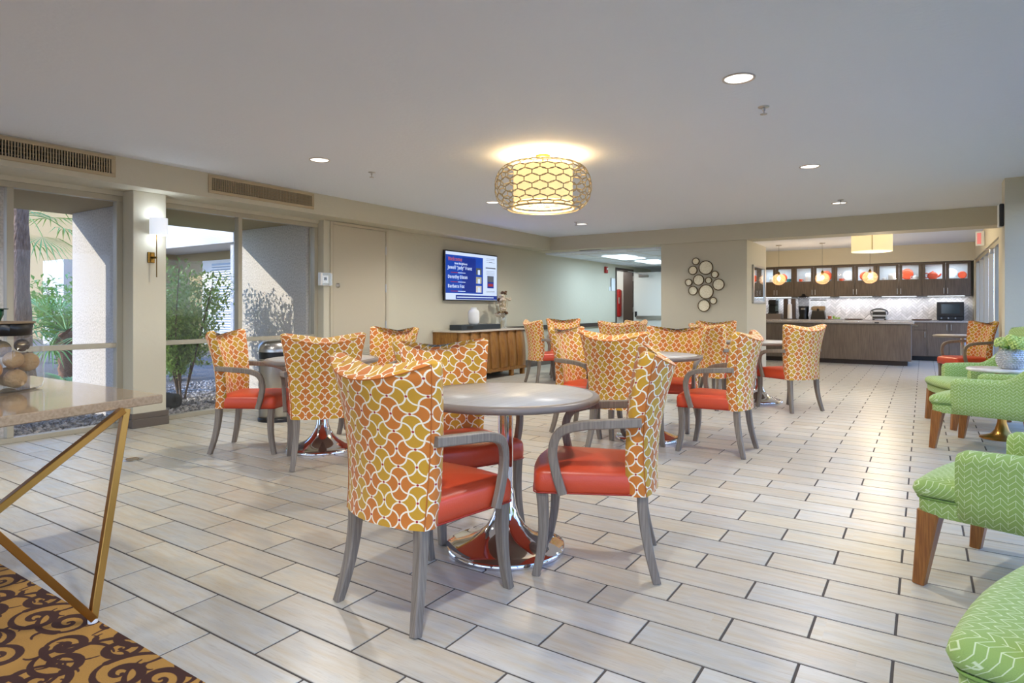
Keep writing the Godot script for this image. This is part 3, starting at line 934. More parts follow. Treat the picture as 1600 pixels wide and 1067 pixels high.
# ------------------------------------------------------------------ green armchair
func make_armchair() -> Node3D:
	var t := thing("green_armchair", "", "armchair", Vector3.ZERO, 0, "green chevron armchairs along the wall")
	# seat rail and cushion
	var rail := MB.new()
	var rows := []
	for e in [[0.0, 0.312], [-0.004, 0.322], [-0.004, 0.378], [0.0, 0.385]]: rows.append(seat_loop(e[0], e[1], 0.37, 0.34, -0.375, 0.33, 0.05))
	rail.loft(rows, uv_wrap(rows), true, true, 0)
	part("seat_rail", rail, M.green, t)
	var cu := MB.new()
	rows = []
	for e in [[0.006, 0.385], [-0.010, 0.394], [-0.018, 0.415], [-0.012, 0.440], [0.008, 0.458], [0.05, 0.468], [0.13, 0.474], [0.2, 0.476]]: rows.append(seat_loop(e[0], e[1], 0.372, 0.30, -0.385, 0.25, 0.055))
	cu.loft(rows, uv_flat(rows), true, true, 0)
	var cs := part("seat_cushion", cu, M.green, t)
	var w := MB.new()
	var wp := []
	for p in seat_loop(-0.004, 0.384, 0.372, 0.34, -0.38, 0.33, 0.05): wp.append(p)
	wp.append(wp[0])
	w.tube(wp, 0.005, 5)
	part("welt", w, M.green_welt, cs)
	# arms: padded slabs, set back from the front, low and level, sweeping up into the back
	for side in [-1.0, 1.0]:
		var a := MB.new()
		rows = []
		for k in 15:
			var q := k / 14.0
			var z := -0.235 + 0.60 * q + (0.012 if k == 1 else 0.0) - (0.025 if k == 1 else 0.0)
			var top := 0.606 + 0.012 * sin(PI * q) + 0.26 * pow(maxf(q - 0.55, 0.0) / 0.45, 1.7)
			var x0 := 0.272 - 0.01 * q; var x1 := 0.378 - 0.02 * q
			var bot := 0.318
			var end := 0.016 if k == 0 else 0.0
			var row := PackedVector3Array()
			for p in [Vector2(x0 + end, bot + end), Vector2(x0 + end * 0.6, 0.42), Vector2(x0 + end * 0.6, top - 0.05), Vector2(x0 + 0.012 + end * 0.4, top - 0.017 - end), Vector2(x0 + 0.035, top - 0.003 - end), Vector2((x0 + x1) / 2, top - end), Vector2(x1 - 0.035, top - 0.003 - end), Vector2(x1 - 0.012 - end * 0.4, top - 0.017 - end), Vector2(x1 - end * 0.6, top - 0.05), Vector2(x1 - end * 0.6, 0.42), Vector2(x1 - end, bot + end)]:
				row.push_back(Vector3(side * p.x, p.y, z - (0.0 if k else -0.0)))
			rows.append(row)
		# rounded nose in front of the first section
		var nose := PackedVector3Array()
		for p in rows[1]: nose.push_back(Vector3(p.x, p.y, -0.222))
		var uvr := []
		for row in rows:
			var ur := PackedVector2Array()
			for p in row: ur.push_back(Vector2(p.z + 0.4 * absf(p.x), -p.y))
			uvr.append(ur)
		a.loft(rows, uvr, true, true, 0)
		part("arm", a, M.green, t)
	# back: gently curved, leaning, rounded top
	var b := MB.new()
	rows = []; var uvs := []
	for e in [[0.0, 0.0], [0.15, 0], [0.3, 0], [0.45, 0], [0.6, 0], [0.75, 0], [0.88, 0], [1.0, 0], [1.0, 0.5], [1.0, 0.85], [1.0, 1.0]]:
		var q: float = e[0]; var k: float = e[1]
		var hw := lerpf(0.352, 0.325, q) - 0.01 * k
		var z0 := 0.275 + 0.125 * q
		var th := lerpf(0.14, 0.105, q)
		var pull := th * 0.5 * (1.0 - sqrt(maxf(1.0 - k * k, 0.0)))
		var row := PackedVector3Array(); var ur := PackedVector2Array()
		var N := 14
		for i in N + 1:
			var u := -1.0 + 2.0 * i / N
			var rr := pow(absf(u), 6.0)
			var p := Vector3(u * hw, 0.40 + (0.585 - 0.03 * u * u) * q + 0.035 * k, z0 - 0.05 * u * u + 0.022 * rr + pull)
			row.push_back(p); ur.push_back(Vector2(p.x, -p.y))
		for i in N + 1:
			var u := 1.0 - 2.0 * i / N
			var rr := pow(absf(u), 6.0)
			var p := Vector3(u * hw, 0.40 + (0.585 - 0.03 * u * u) * q + 0.035 * k - 0.08 * (1.0 - q), z0 + th - 0.05 * u * u - 0.03 * rr - pull)
			row.push_back(p); ur.push_back(Vector2(p.x, -p.y))
		rows.append(row); uvs.append(ur)
	b.loft(rows, uvs, true, true, 0)
	part("backrest", b, M.green, t)
	var sec := rect_section(1.0, 1.0, 0.1)
	for side in [-1.0, 1.0]:
		for rear in [false, true]:
			var l := MB.new()
			var p := []; var sz := []
			for k in 8:
				var q := k / 7.0
				var y := 0.322 * (1.0 - q)
				if rear: p.append(Vector3(side * 0.305, y, 0.285 + 0.075 * pow(q, 1.7)))
				else: p.append(Vector3(side * (0.330 + 0.012 * q), y, -0.335 - 0.040 * q))
				sz.append(lerpf(0.086, 0.046, pow(q, 0.85)))
			l.sweep(p, sec, sz, Vector3(0, 0, 1), -1)
			part("leg", l, M.leg_wood, t)
	return t

func uv_wrap(rows: Array) -> Array:
	var out := []
	for j in rows.size():
		var row: PackedVector3Array = rows[j]
		row.push_back(row[0])
		rows[j] = row
		var ur := PackedVector2Array()
		var s := 0.0
		for i in row.size():
			if i > 0: s += Vector2(row[i].x - row[i - 1].x, row[i].z - row[i - 1].z).length()
			ur.push_back(Vector2(s, -row[i].y))
		out.append(ur)
	return out

func uv_flat(rows: Array) -> Array:
	var out := []
	for row in rows:
		var ur := PackedVector2Array()
		for p in row: ur.push_back(Vector2(p.x, p.z - p.y))
		out.append(ur)
	return out

# ------------------------------------------------------------------ lamps and things on walls
func downlight(at: Vector3, label: String, seen := true) -> void:
	var t := thing("recessed_light", label, "ceiling light", at, 0, "recessed ceiling lights")
	var r := MB.new()
	r.lathe([Vector2(0.098, 0.0), Vector2(0.098, -0.006), Vector2(0.090, -0.008), Vector2(0.084, -0.003), Vector2(0.083, 0.0)], Vector3.ZERO, 32, 0, false)
	part("trim_ring", r, M.can_trim, t)
	var l := MB.new()
	l.lathe([Vector2(0.0, -0.0015), Vector2(0.084, -0.0015), Vector2(0.084, 0.0)], Vector3.ZERO, 32)
	part("light_lens", l, M.lamp_white, t)
	var s := SpotLight3D.new()
	s.name = "light_beam"
	s.light_color = Color(1.0, 0.985, 0.96)
	s.light_energy = 4.2
	s.light_size = 0.075
	s.spot_angle = 74
	s.spot_angle_attenuation = 0.55
	s.spot_range = 12.0
	s.spot_attenuation = 2.0
	s.shadow_enabled = true
	t.add_child(s)
	s.position = Vector3(0, -0.012, 0)
	s.rotation_degrees.x = -90

func sprinkler(at: Vector3, label: String) -> void:
	var t := thing("sprinkler", label, "sprinkler", at, 0, "ceiling sprinklers")
	var b := MB.new()
	b.lathe([Vector2(0.038, 0.0), Vector2(0.036, -0.006), Vector2(0.014, -0.010)], Vector3.ZERO, 20)
	part("collar", b, M.steel, t)
	var c := MB.new()
	c.lathe([Vector2(0.010, -0.008), Vector2(0.010, -0.028), Vector2(0.005, -0.032), Vector2(0.005, -0.050)], Vector3.ZERO, 12)
	c.lathe([Vector2(0.004, -0.050), Vector2(0.024, -0.052), Vector2(0.024, -0.055), Vector2(0.004, -0.056)], Vector3.ZERO, 16)
	part("head", c, M.steel, t)

func vent(z0: float, z1: float, label: String, bars: int) -> void:
	var t := thing("air_vent", label, "vent", Vector3(-6.33, 2.42, (z0 + z1) / 2), 0, "supply air vents in the soffit")
	var hw := (z1 - z0) / 2
	var y0 := 0.0; var y1 := 0.195
	var f := MB.new()
	f.rbox(Vector3(0, y0, -hw), Vector3(0.014, y0 + 0.032, hw), 0.003)
	f.rbox(Vector3(0, y1 - 0.032, -hw), Vector3(0.014, y1, hw), 0.003)
	f.rbox(Vector3(0, y0 + 0.032, -hw), Vector3(0.014, y1 - 0.032, -hw + 0.04), 0.003)
	f.rbox(Vector3(0, y0 + 0.032, hw - 0.04), Vector3(0.014, y1 - 0.032, hw), 0.003)
	part("frame", f, M.vent_paint, t)
	for k in 3: boxpart("back_blade", Vector3(-0.045, y0 + 0.055 + k * 0.036, -hw + 0.04), Vector3(-0.020, y0 + 0.060 + k * 0.036, hw - 0.04), M.vent_paint, t)
	var bar := MB.new()
	bar.box(Vector3(0.004, y0 + 0.032, -0.0037), Vector3(0.012, y1 - 0.032, 0.0037))
	var bm := bar.mesh()
	bm.surface_set_material(0, M.vent_paint)
	for i in bars:
		var o := part("slat", bm, null, t)
		o.position.z = lerpf(-hw + 0.055, hw - 0.055, float(i) / (bars - 1))

func build_ceiling_things() -> void:
	var where := {-0.962: "armchair-side row", -4.87: "window-side row"}
	var zs := [[-4.03, "over the tables near the carpet"], [-6.935, "between two others of its row"], [-9.573, "by the dropped beam"], [-1.13, "over the carpet edge"], [1.8, "over the carpet"]]
	for x in where:
		for e in zs:
			downlight(Vector3(x, CEIL, e[0]), "round recessed light %s, %s" % [e[1], where[x]])
	for e in [[-0.95, -4.70, "near the biggest recessed light"], [-4.856, -4.70, "above the window-side table"], [-0.92, -9.31, "beside the last light of the armchair row"], [-4.84, -9.31, "beside the last light of the window row"]]:
		sprinkler(Vector3(e[0], CEIL, e[1]), "small metal fire sprinkler on the ceiling %s" % e[2])
	vent(-2.862, -0.9, "long tan air vent in the soffit over the wide window", 88)
	vent(-5.145, -3.772, "long tan air vent in the soffit over the two-light window", 62)
	# big honeycomb drum pendant
	var P := Vector3(-2.985, 0, -5.07)
	var t := thing("drum_pendant", "large round pendant, glowing drum inside a metal honeycomb cage", "pendant light", Vector3(P.x, CEIL, P.z))
	var can := MB.new()
	can.lathe([Vector2(0.070, 0), Vector2(0.068, -0.014), Vector2(0.058, -0.024), Vector2(0.0, -0.026)], Vector3.ZERO, 24)
	part("canopy", can, M.brass, t)
	var st := MB.new()
	st.lathe([Vector2(0.009, -0.02), Vector2(0.009, -0.16)], Vector3.ZERO, 10)
	for k in 3:
		var a := TAU * k / 3
		st.tube([Vector3(0, -0.13, 0), Vector3(cos(a) * 0.27, -0.135, sin(a) * 0.27)], 0.005, 5)
	part("stem", st, M.brass, t)
	var shade_mat := mat(Color(0.95, 0.87, 0.66), 0.8)
	shade_mat.emission_enabled = true; shade_mat.emission = Color(1.0, 0.90, 0.64); shade_mat.emission_energy_multiplier = 0.72
	var sh := MB.new()
	sh.lathe([Vector2(0.276, -0.115), Vector2(0.276, -0.445)], Vector3.ZERO, 48, 0, false)
	sh.lathe([Vector2(0.272, -0.445), Vector2(0.272, -0.115)], Vector3.ZERO, 48, 0, false)
	part("lamp_shade", sh, shade_mat, t)
	var df := MB.new()
	df.lathe([Vector2(0.0, -0.447), Vector2(0.276, -0.447), Vector2(0.276, -0.458), Vector2(0.0, -0.458)], Vector3.ZERO, 48)
	part("light_diffuser", df, emissive(Color(1.0, 0.92, 0.76), 1.25), t)
	var spd := MB.new()
	spd.ball(Vector3(0, -0.464, 0), Vector3(0.02, 0.012, 0.02), 12, 6)
	for k in 9:
		var a := TAU * k / 9
		spd.tube(spline([Vector3(0, -0.462, 0), Vector3(cos(a) * 0.08, -0.463, sin(a) * 0.08), Vector3(cos(a + 0.4) * 0.16, -0.462, sin(a + 0.4) * 0.16)], 4), 0.003, 4)
	part("spider", spd, M.brass, t)
	var rimr := MB.new()
	rimr.ring(Vector3(0, -0.492, 0), 0.29, 0.010, Basis(), 56, 8)
	rimr.ring(Vector3(0, -0.462, 0), 0.278, 0.006, Basis(), 56, 6)
	part("lower_ring", rimr, emissive(Color(0.93, 0.80, 0.56), 0.25), t)
	var cage_metal := mat(Color(0.74, 0.68, 0.55), 0.35, 0.7)
	# cage: rows of flattened rings lying on a barrel-shaped surface of revolution
	var radius := func(y: float) -> float:
		var q := clampf((y + 0.30) / 0.205, -1.0, 1.0)
		return 0.315 + 0.137 * sqrt(maxf(1.0 - q * q, 0.0))
	var rows := 9
	for row in rows:
		var ang := -1.22 + 2.44 * row / (rows - 1)
		var yc := -0.30 + 0.205 * sin(ang)
		var rc := 0.315 + 0.137 * cos(ang)
		var count := 20
		for k in count:
			var a := TAU * (k + 0.5 * (row % 2)) / count
			var c := MB.new()
			var path := []
			for i in 15:
				var b := TAU * i / 14
				var an := a + cos(b) * PI / count * 1.04
				var th := ang + sin(b) * 0.205
				var rr := 0.315 + 0.137 * cos(th)
				path.append(Vector3(cos(an) * rr, -0.30 + 0.205 * sin(th), sin(an) * rr))
			c.tube(path, 0.0038, 4, Vector3(cos(a), 0.001, sin(a)))
			part("cage_ring", c, cage_metal, t)
	for e in [-1.42, 1.42]:
		var c := MB.new()
		c.ring(Vector3(0, -0.30 + 0.205 * sin(e), 0), 0.315 + 0.137 * cos(e), 0.007, Basis(), 48, 6)
		part("cage_hoop", c, cage_metal, t)
	for e in [[Vector3(0, -0.30, 0), 0.8], [Vector3(0, -0.075, 0), 0.42], [Vector3(0, -0.52, 0), 0.8]]:
		var o := OmniLight3D.new()
		o.name = "light_bulb_%d" % int(-100 * e[0].y)
		o.light_color = Color(1.0, 0.91, 0.76)
		o.light_energy = e[1]
		o.light_size = 0.10
		o.omni_range = 12.0
		o.omni_attenuation = 2.0
		o.shadow_enabled = true
		t.add_child(o)
		o.position = e[0]
	# wall lamp on the pillar
	var sc := thing("wall_lamp", "slim wall sconce with white drum shade on the window pillar", "wall lamp", Vector3(-6.56, 1.70, -3.30))
	boxpart("back_plate", Vector3(0, -0.045, -0.035), Vector3(0.014, 0.065, 0.035), M.old_brass, sc, 0.003)
	var rod := MB.new()
	rod.tube([Vector3(0.075, -0.19, -0.02), Vector3(0.075, 0.30, -0.02)], 0.0055, 8, Vector3(0, 0, 1))
	rod.tube([Vector3(0.01, 0.01, -0.0), Vector3(0.075, 0.01, -0.02)], 0.010, 8)
	part("rod", rod, M.old_brass, sc)
	var shade := mat(Color(0.95, 0.95, 0.95), 0.8)
	shade.emission_enabled = true; shade.emission = Color(0.90, 0.94, 1.0); shade.emission_energy_multiplier = 0.55
	var ss := MB.new()
	ss.lathe([Vector2(0.082, 0.235), Vector2(0.082, 0.405)], Vector3(0.095, 0, -0.03), 32, 0, false)
	ss.lathe([Vector2(0.079, 0.405), Vector2(0.079, 0.235)], Vector3(0.095, 0, -0.03), 32, 0, false)
	part("lamp_shade", ss, shade, sc)
	for y in [0.43, 0.205]:
		var ol := OmniLight3D.new()
		ol.name = "light_glow_%d" % int(y * 100)
		ol.light_color = Color(0.86, 0.92, 1.0)
		ol.light_energy = 0.035
		ol.light_size = 0.03
		ol.omni_range = 12.0
		ol.omni_attenuation = 2.0
		ol.shadow_enabled = true
		sc.add_child(ol)
		ol.position = Vector3(0.095, y, -0.03)

func build_wall_things() -> void:
	# thermostat in its clear cover
	var th := thing("thermostat", "thermostat in a clear cover beside the flush door", "thermostat", Vector3(-6.65, 1.58, -5.575))
	boxpart("body", Vector3(0, -0.055, -0.055), Vector3(0.025, 0.05, 0.045), M.white_paint, th, 0.004)
	boxpart("display", Vector3(0.025, -0.015, -0.025), Vector3(0.027, 0.025, 0.020), M.dark_plastic, th)
	boxpart("cover", Vector3(0.0, -0.08, -0.095), Vector3(0.055, 0.08, 0.095), M.clear_glass, th)
	var fr := MB.new()
	for e in [[Vector3(0, -0.085, -0.1), Vector3(0.03, -0.078, 0.1)], [Vector3(0, 0.078, -0.1), Vector3(0.03, 0.085, 0.1)], [Vector3(0, -0.078, -0.1), Vector3(0.03, 0.078, -0.093)], [Vector3(0, -0.078, 0.07), Vector3(0.056, 0.078, 0.1)]]: fr.rbox(e[0], e[1], 0.002)
	part("cover_frame", fr, M.white_paint, th)
	# television
	var tv := thing("television", "wall television showing a blue welcome screen with names", "television", Vector3(-6.62, 1.744, -8.812), 90)
	boxpart("casing", Vector3(-0.765, -0.422, -0.045), Vector3(0.765, 0.422, 0.0), M.black, tv, 0.006)
	boxpart("mount", Vector3(-0.3, -0.2, -0.08), Vector3(0.3, 0.2, -0.045), M.dark_plastic, tv)
	var blue := emissive(Color(0.06, 0.26, 0.68), 0.9); var deep := emissive(Color(0.03, 0.16, 0.55), 0.9); var white := emissive(Color(0.82, 0.88, 1.0), 0.95); var red := emissive(Color(0.80, 0.20, 0.25), 0.55); var rose := emissive(Color(0.86, 0.42, 0.36), 0.6); var grey := emissive(Color(0.45, 0.47, 0.52), 0.5)
	for e in [blue, deep, white, red, rose, grey]: e.albedo_color = Color(0.02, 0.02, 0.02); e.roughness = 0.25
	boxpart("screen", Vector3(-0.745, -0.405, 0.0), Vector3(0.745, 0.402, 0.0015), white, tv)
	var L := -0.745; var W := 1.49; var T := 0.402; var Hh := 0.807
	var rect := func(called: String, x0: float, y0: float, x1: float, y1: float, m: Material, lift := 0.0020):
		boxpart(called, Vector3(L + W * x0, T - Hh * y1, 0.0012), Vector3(L + W * x1, T - Hh * y0, lift), m, tv)
	rect.call("screen_panel", 0.0, 0.065, 0.705, 0.865, blue)
	rect.call("screen_panel", 0.30, 0.10, 0.56, 0.84, deep, 0.0023)
	rect.call("screen_bar", 0.18, 0.90, 1.0, 0.99, deep)
	rect.call("screen_bar", 0.20, 0.935, 0.93, 0.955, white, 0.0026)
	var ph := [emissive(Color(0.30, 0.32, 0.33), 0.5), emissive(Color(0.62, 0.60, 0.48), 0.6), emissive(Color(0.72, 0.70, 0.66), 0.6)]
	for k in 3:
		rect.call("screen_photo", 0.565, 0.30 + k * 0.195, 0.675, 0.445 + k * 0.195, ph[k], 0.0026)
		rect.call("screen_photo", 0.60, 0.34 + k * 0.195, 0.645, 0.445 + k * 0.195, white, 0.0030)
	rect.call("screen_poster", 0.795, 0.455, 0.93, 0.73, deep, 0.0026)
	rect.call("screen_poster", 0.80, 0.46, 0.925, 0.59, grey, 0.0030)
	rect.call("screen_poster", 0.81, 0.63, 0.915, 0.69, red, 0.0030)
	for y in [0.07, 0.10, 0.15, 0.35, 0.385, 0.42, 0.80, 0.83]: rect.call("screen_line", 0.775, y, 0.95, y + 0.006, grey, 0.0024)
	rect.call("screen_line", 0.76, 0.265, 0.97, 0.29, grey, 0.0024)
	rect.call("screen_line", 0.83, 0.14, 0.90, 0.155, grey, 0.0026)
	for k in 3:
		rect.call("screen_line", 0.09, 0.425 + k * 0.195, 0.22, 0.438 + k * 0.195, red, 0.0026)
		rect.call("screen_line", 0.22, 0.425 + k * 0.195, 0.36, 0.438 + k * 0.195, white, 0.0026)
	var font := SystemFont.new()
	font.font_names = PackedStringArray(["Droid Sans"])
	font.font_weight = 700
	for e in [["Welcome", 0.04, 0.215, 0.075, rose], ["New Neighbors", 0.155, 0.275, 0.042, white], ["Jewell \"Judy\" Franz", 0.035, 0.385, 0.068, white], ["Dorothy Dixon", 0.035, 0.58, 0.068, white], ["Barbara Fox", 0.035, 0.775, 0.068, white]]:
		var tm := TextMesh.new()
		tm.text = e[0]
		tm.font = font
		tm.font_size = 32
		tm.pixel_size = e[3] / 32.0 * 1.15
		tm.depth = 0.001
		tm.horizontal_alignment = HORIZONTAL_ALIGNMENT_LEFT
		tm.vertical_alignment = VERTICAL_ALIGNMENT_BOTTOM
		tm.curve_step = 2.0
		var o := part("screen_text", tm, e[4], tv)
		o.position = Vector3(L + W * e[1], T - Hh * e[2], 0.0032)
		if e[0] == "Jewell \"Judy\" Franz": o.scale.x = 0.94
	var al := AreaLight3D.new()
	al.name = "screen_light"
	al.area_size = Vector2(1.45, 0.78)
	al.light_color = Color(0.45, 0.58, 1.0)
	al.light_energy = 0.35
	al.shadow_enabled = true
	tv.add_child(al)
	al.position = Vector3(0, 0, 0.012)
	al.rotation_degrees.y = 180
	# sideboard of bowed wooden leaves
	var X0 := -6.695; var X1 := -6.10; var Z0 := -9.72; var Z1 := -7.83
	var sb := thing("sideboard", "wooden sideboard with curved leaf front panels and white top", "sideboard", Vector3((X0 + X1) / 2, 0, (Z0 + Z1) / 2))
	var o3 := Vector3((X0 + X1) / 2, 0, (Z0 + Z1) / 2)
	boxpart("top", Vector3(X0, 0.805, Z0 - 0.02) - o3, Vector3(X1 + 0.015, 0.832, Z1 + 0.02) - o3, M.stone_top, sb, 0.004)
	boxpart("carcass", Vector3(X0, 0.17, Z0) - o3, Vector3(X1 - 0.06, 0.805, Z1) - o3, M.oak, sb, 0.004)
	boxpart("plinth_rail", Vector3(X0 + 0.02, 0.11, Z0 + 0.02) - o3, Vector3(X1 + 0.03, 0.172, Z1 - 0.02) - o3, M.oak, sb, 0.006)
	for k in 7:
		var za := Z1 - k * (Z1 - Z0) / 7.0; var zb := Z1 - (k + 1) * (Z1 - Z0) / 7.0
		var b := MB.new()
		var rows := []
		for j in 9:
			var q := j / 8.0
			var y := 0.172 + 0.632 * q
			var bow := sin(PI * q)
			var x := X1 - 0.03 + 0.055 * (1.0 - q) + 0.02 * bow
			rows.append(PackedVector3Array([Vector3(x - 0.07, y, za + 0.028 * bow), Vector3(x + 0.018, y, za - 0.012 + 0.028 * bow), Vector3(x + 0.012, y, (za + zb) / 2), Vector3(x - 0.012, y, zb + 0.004), Vector3(x - 0.07, y, zb)]))
		for row in rows:
			for i in row.size(): row[i] -= o3
		b.loft(rows, null, true, true, 0)
		part("front_panel", b, M.oak, sb)
	for z in [Z0 + 0.06, Z0 + 0.42, Z1 - 0.42, Z1 - 0.06]:
		for x in [X0 + 0.08, X1 - 0.03]:
			boxpart("foot", Vector3(x - 0.035, 0, z - 0.035) - o3, Vector3(x + 0.035, 0.11, z + 0.035) - o3, M.oak, sb, 0.004)
	# on the sideboard
	var bx := thing("media_box", "low dark slate-blue box on the sideboard", "box", Vector3(-6.42, 0.832, -8.60))
	boxpart("body", Vector3(-0.13, 0, -0.60), Vector3(0.13, 0.085, 0.52), mat(Color(0.16, 0.19, 0.21), 0.5), bx, 0.006)
	boxpart("slot", Vector3(0.13, 0.02, 0.22), Vector3(0.132, 0.06, 0.38), M.black, bx)
	var ja := MB.new()
	ja.lathe([Vector2(0.0, 0.0), Vector2(0.07, 0.0), Vector2(0.092, 0.03), Vector2(0.097, 0.12), Vector2(0.097, 0.20), Vector2(0.085, 0.235), Vector2(0.055, 0.255), Vector2(0.050, 0.285), Vector2(0.054, 0.29), Vector2(0.044, 0.288), Vector2(0.042, 0.25), Vector2(0.0, 0.24)], Vector3.ZERO, 28)
	var vs := one("white_vase", ja, M.white_ceramic, "matte white bottle-shaped vase standing on the slate box", "vase")
	vs.position = Vector3(-6.40, 0.917, -8.55)
	for e in [[Vector3(-6.36, 0.832, -9.32), 0.085, 0.46, "clear glass vase with dried flower heads on the sideboard"], [Vector3(-6.46, 0.832, -9.54), 0.07, 0.50, "narrow glass vase with dried stems at the sideboard end"]]:
		var gv := thing("glass_vase", e[3], "vase", e[0])
		var gm := MB.new()
		var R: float = e[1]; var Ht: float = e[2] * 0.6
		gm.lathe([Vector2(0.0, 0.0), Vector2(R * 0.8, 0.0), Vector2(R, 0.03), Vector2(R * 1.05, Ht * 0.6), Vector2(R * 0.8, Ht)], Vector3.ZERO, 24, 0, false)
		part("glass_body", gm, M.clear_glass, gv)
		for k in 14:
			var a := rng.randf() * TAU; var tilt := rng.randf_range(0.1, 0.45)
			var hgt: float = e[2] * rng.randf_range(0.7, 1.35)
			var tip := Vector3(cos(a) * tilt * hgt * 0.6, hgt, sin(a) * tilt * hgt * 0.6)
			var stm := MB.new()
			stm.tube(spline([Vector3(cos(a) * 0.01, 0.01, sin(a) * 0.01), tip * 0.5 + Vector3(0, 0.02, 0), tip], 4), 0.0028, 4, Vector3(0.2, 0, 1))
			var so := part("dried_stem", stm, mat(Color(0.72, 0.64, 0.46), 0.9) if k == 0 else gv.get_node("dried_stem").mesh.surface_get_material(0), gv)
			if k < 8:
				var fl := MB.new()
				for q in 7:
					var bb := TAU * q / 7
					fl.ball(tip * (0.55 if k < 4 else 1.0) + Vector3(cos(bb) * 0.036, rng.randf_range(-0.015, 0.03), sin(bb) * 0.036), Vector3(0.03, 0.02, 0.03), 6, 4)
				part("dried_flower", fl, mat(Color(0.82, 0.75, 0.64) if k % 3 else Color(0.42, 0.30, 0.20), 0.95), so)
	# hallway wall pieces
	var fs := thing("fire_strobe", "red fire alarm strobe high on the hallway wall", "alarm", Vector3(-6.694, 2.155, -14.45))
	boxpart("body", Vector3(0, -0.08, -0.06), Vector3(0.05, 0.08, 0.06), M.red, fs, 0.006)
	boxpart("strobe_lens", Vector3(0.05, 0.0, -0.03), Vector3(0.07, 0.05, 0.03), M.white_paint, fs, 0.006)
	var ns := thing("wall_sign", "white notice sign beside the dark hallway doorway", "sign", Vector3(-6.694, 1.80, -14.92))
	boxpart("board", Vector3(0, -0.16, -0.13), Vector3(0.008, 0.16, 0.12), M.white_paint, ns, 0.002)
	boxpart("edge", Vector3(0, -0.165, 0.12), Vector3(0.012, 0.165, 0.135), M.dark_plastic, ns)
	boxpart("tab", Vector3(0, -0.165, 0.15), Vector3(0.008, -0.06, 0.25), M.white_paint, ns, 0.002)
	var ex := thing("extinguisher_cabinet", "narrow red extinguisher seen through the hallway doorway", "extinguisher", Vector3(-7.31, 0, -16.745), 0)
	boxpart("body", Vector3(-0.075, 0.94, 0.0), Vector3(0.075, 1.73, 0.12), M.red, ex, 0.03)
	boxpart("handle", Vector3(0.03, 1.32, 0.12), Vector3(0.06, 1.5, 0.15), M.steel, ex, 0.004)
	var vt := thing("slot_vent", "dark slot vent under the dropped beam by the hallway", "vent", Vector3(-5.6, 2.36, -11.38))
	boxpart("frame", Vector3(-0.22, -0.006, -0.05), Vector3(0.22, 0, 0.05), M.dark_plastic, vt)
	boxpart("blade", Vector3(-0.20, -0.010, -0.008), Vector3(0.20, -0.006, 0.008), M.steel, vt)
	for e in [[-5.56, -13.0, "nearer the beam"], [-5.5, -14.7, "nearer the white door"]]:
		var pl := thing("panel_light", "square ceiling light panel in the hallway, %s" % e[2], "ceiling light", Vector3(e[0], 2.318, e[1]), 0, "hallway light panels")
		boxpart("light_lens", Vector3(-0.28, -0.006, -0.58), Vector3(0.28, 0, 0.58), emissive(Color(0.93, 0.98, 1.0), 1.6), pl)
		var a2 := AreaLight3D.new()
		a2.name = "light_area"
		a2.area_size = Vector2(0.55, 1.1)
		a2.light_color = Color(0.76, 0.88, 1.0)
		a2.light_energy = 3.9
		a2.shadow_enabled = true
		pl.add_child(a2)
		a2.position = Vector3(0, -0.012, 0)
		a2.rotation_degrees.x = -90
	# cluster of round plates
	var art := thing("round_plate_cluster", "wall sculpture of twelve round capiz plates in dark gold rims", "wall art", Vector3(-3.24, 1.63, -11.10))
	var shell := tri_tex(mat(Color.WHITE, 0.3), noise_tex(0.03, 256, 91, ramp([Color(0.84, 0.80, 0.66), Color(0.93, 0.90, 0.78), Color(0.96, 0.94, 0.86)])), 4.0)
	var rim_m := mat(Color(0.34, 0.26, 0.10), 0.4, 0.6)
	for e in [[-3.379, 2.024, 0.064], [-3.203, 1.907, 0.123], [-3.432, 1.866, 0.079], [-3.046, 1.782, 0.063], [-3.33, 1.693, 0.095], [-3.155, 1.682, 0.059], [-3.508, 1.654, 0.064], [-2.984, 1.605, 0.100], [-3.43, 1.507, 0.081], [-3.199, 1.482, 0.127], [-3.073, 1.325, 0.063], [-3.236, 1.239, 0.106]]:
		var R: float = e[2] * 1.02
		var dsk := MB.new()
		dsk.lathe([Vector2(0, 0.014), Vector2(R * 0.75, 0.012), Vector2(R - 0.012, 0.022), Vector2(R - 0.012, 0.0), Vector2(0, 0.0)], Vector3.ZERO, 28)
		var pd := part("plate", dsk, shell, art)
		pd.position = Vector3(e[0] + 3.24, e[1] - 1.63, 0.008)
		pd.rotation_degrees.x = 90
		var rm := MB.new()
		rm.lathe([Vector2(R - 0.013, 0.0), Vector2(R - 0.013, 0.024), Vector2(R - 0.006, 0.028), Vector2(R, 0.024), Vector2(R, 0.0), Vector2(R - 0.013, 0.0)], Vector3.ZERO, 28, 0, false)
		part("rim", rm, rim_m, pd)
	# framed mirror on the side of that wall
	var fm := thing("framed_mirror", "silver framed mirror on the side wall by the kitchen", "mirror", Vector3(-2.515, 1.62, -11.98))
	var sf := MB.new()
	for e in [[Vector3(0, -0.34, -0.5), Vector3(0.03, -0.30, 0.5)], [Vector3(0, 0.30, -0.5), Vector3(0.03, 0.34, 0.5)], [Vector3(0, -0.30, -0.5), Vector3(0.03, 0.30, -0.44)], [Vector3(0, -0.30, 0.44), Vector3(0.03, 0.30, 0.5)]]: sf.rbox(e[0], e[1], 0.005)
	part("frame", sf, M.steel, fm)
	boxpart("mirror_glass", Vector3(0, -0.30, -0.44), Vector3(0.012, 0.30, 0.44), mat(Color(0.80, 0.85, 0.88), 0.03, 1.0), fm)
	# alarm box on the column, exit sign
	var ab := thing("alarm_box", "white and black alarm box high on the square column", "alarm", Vector3(0.745, 2.24, -8.9))
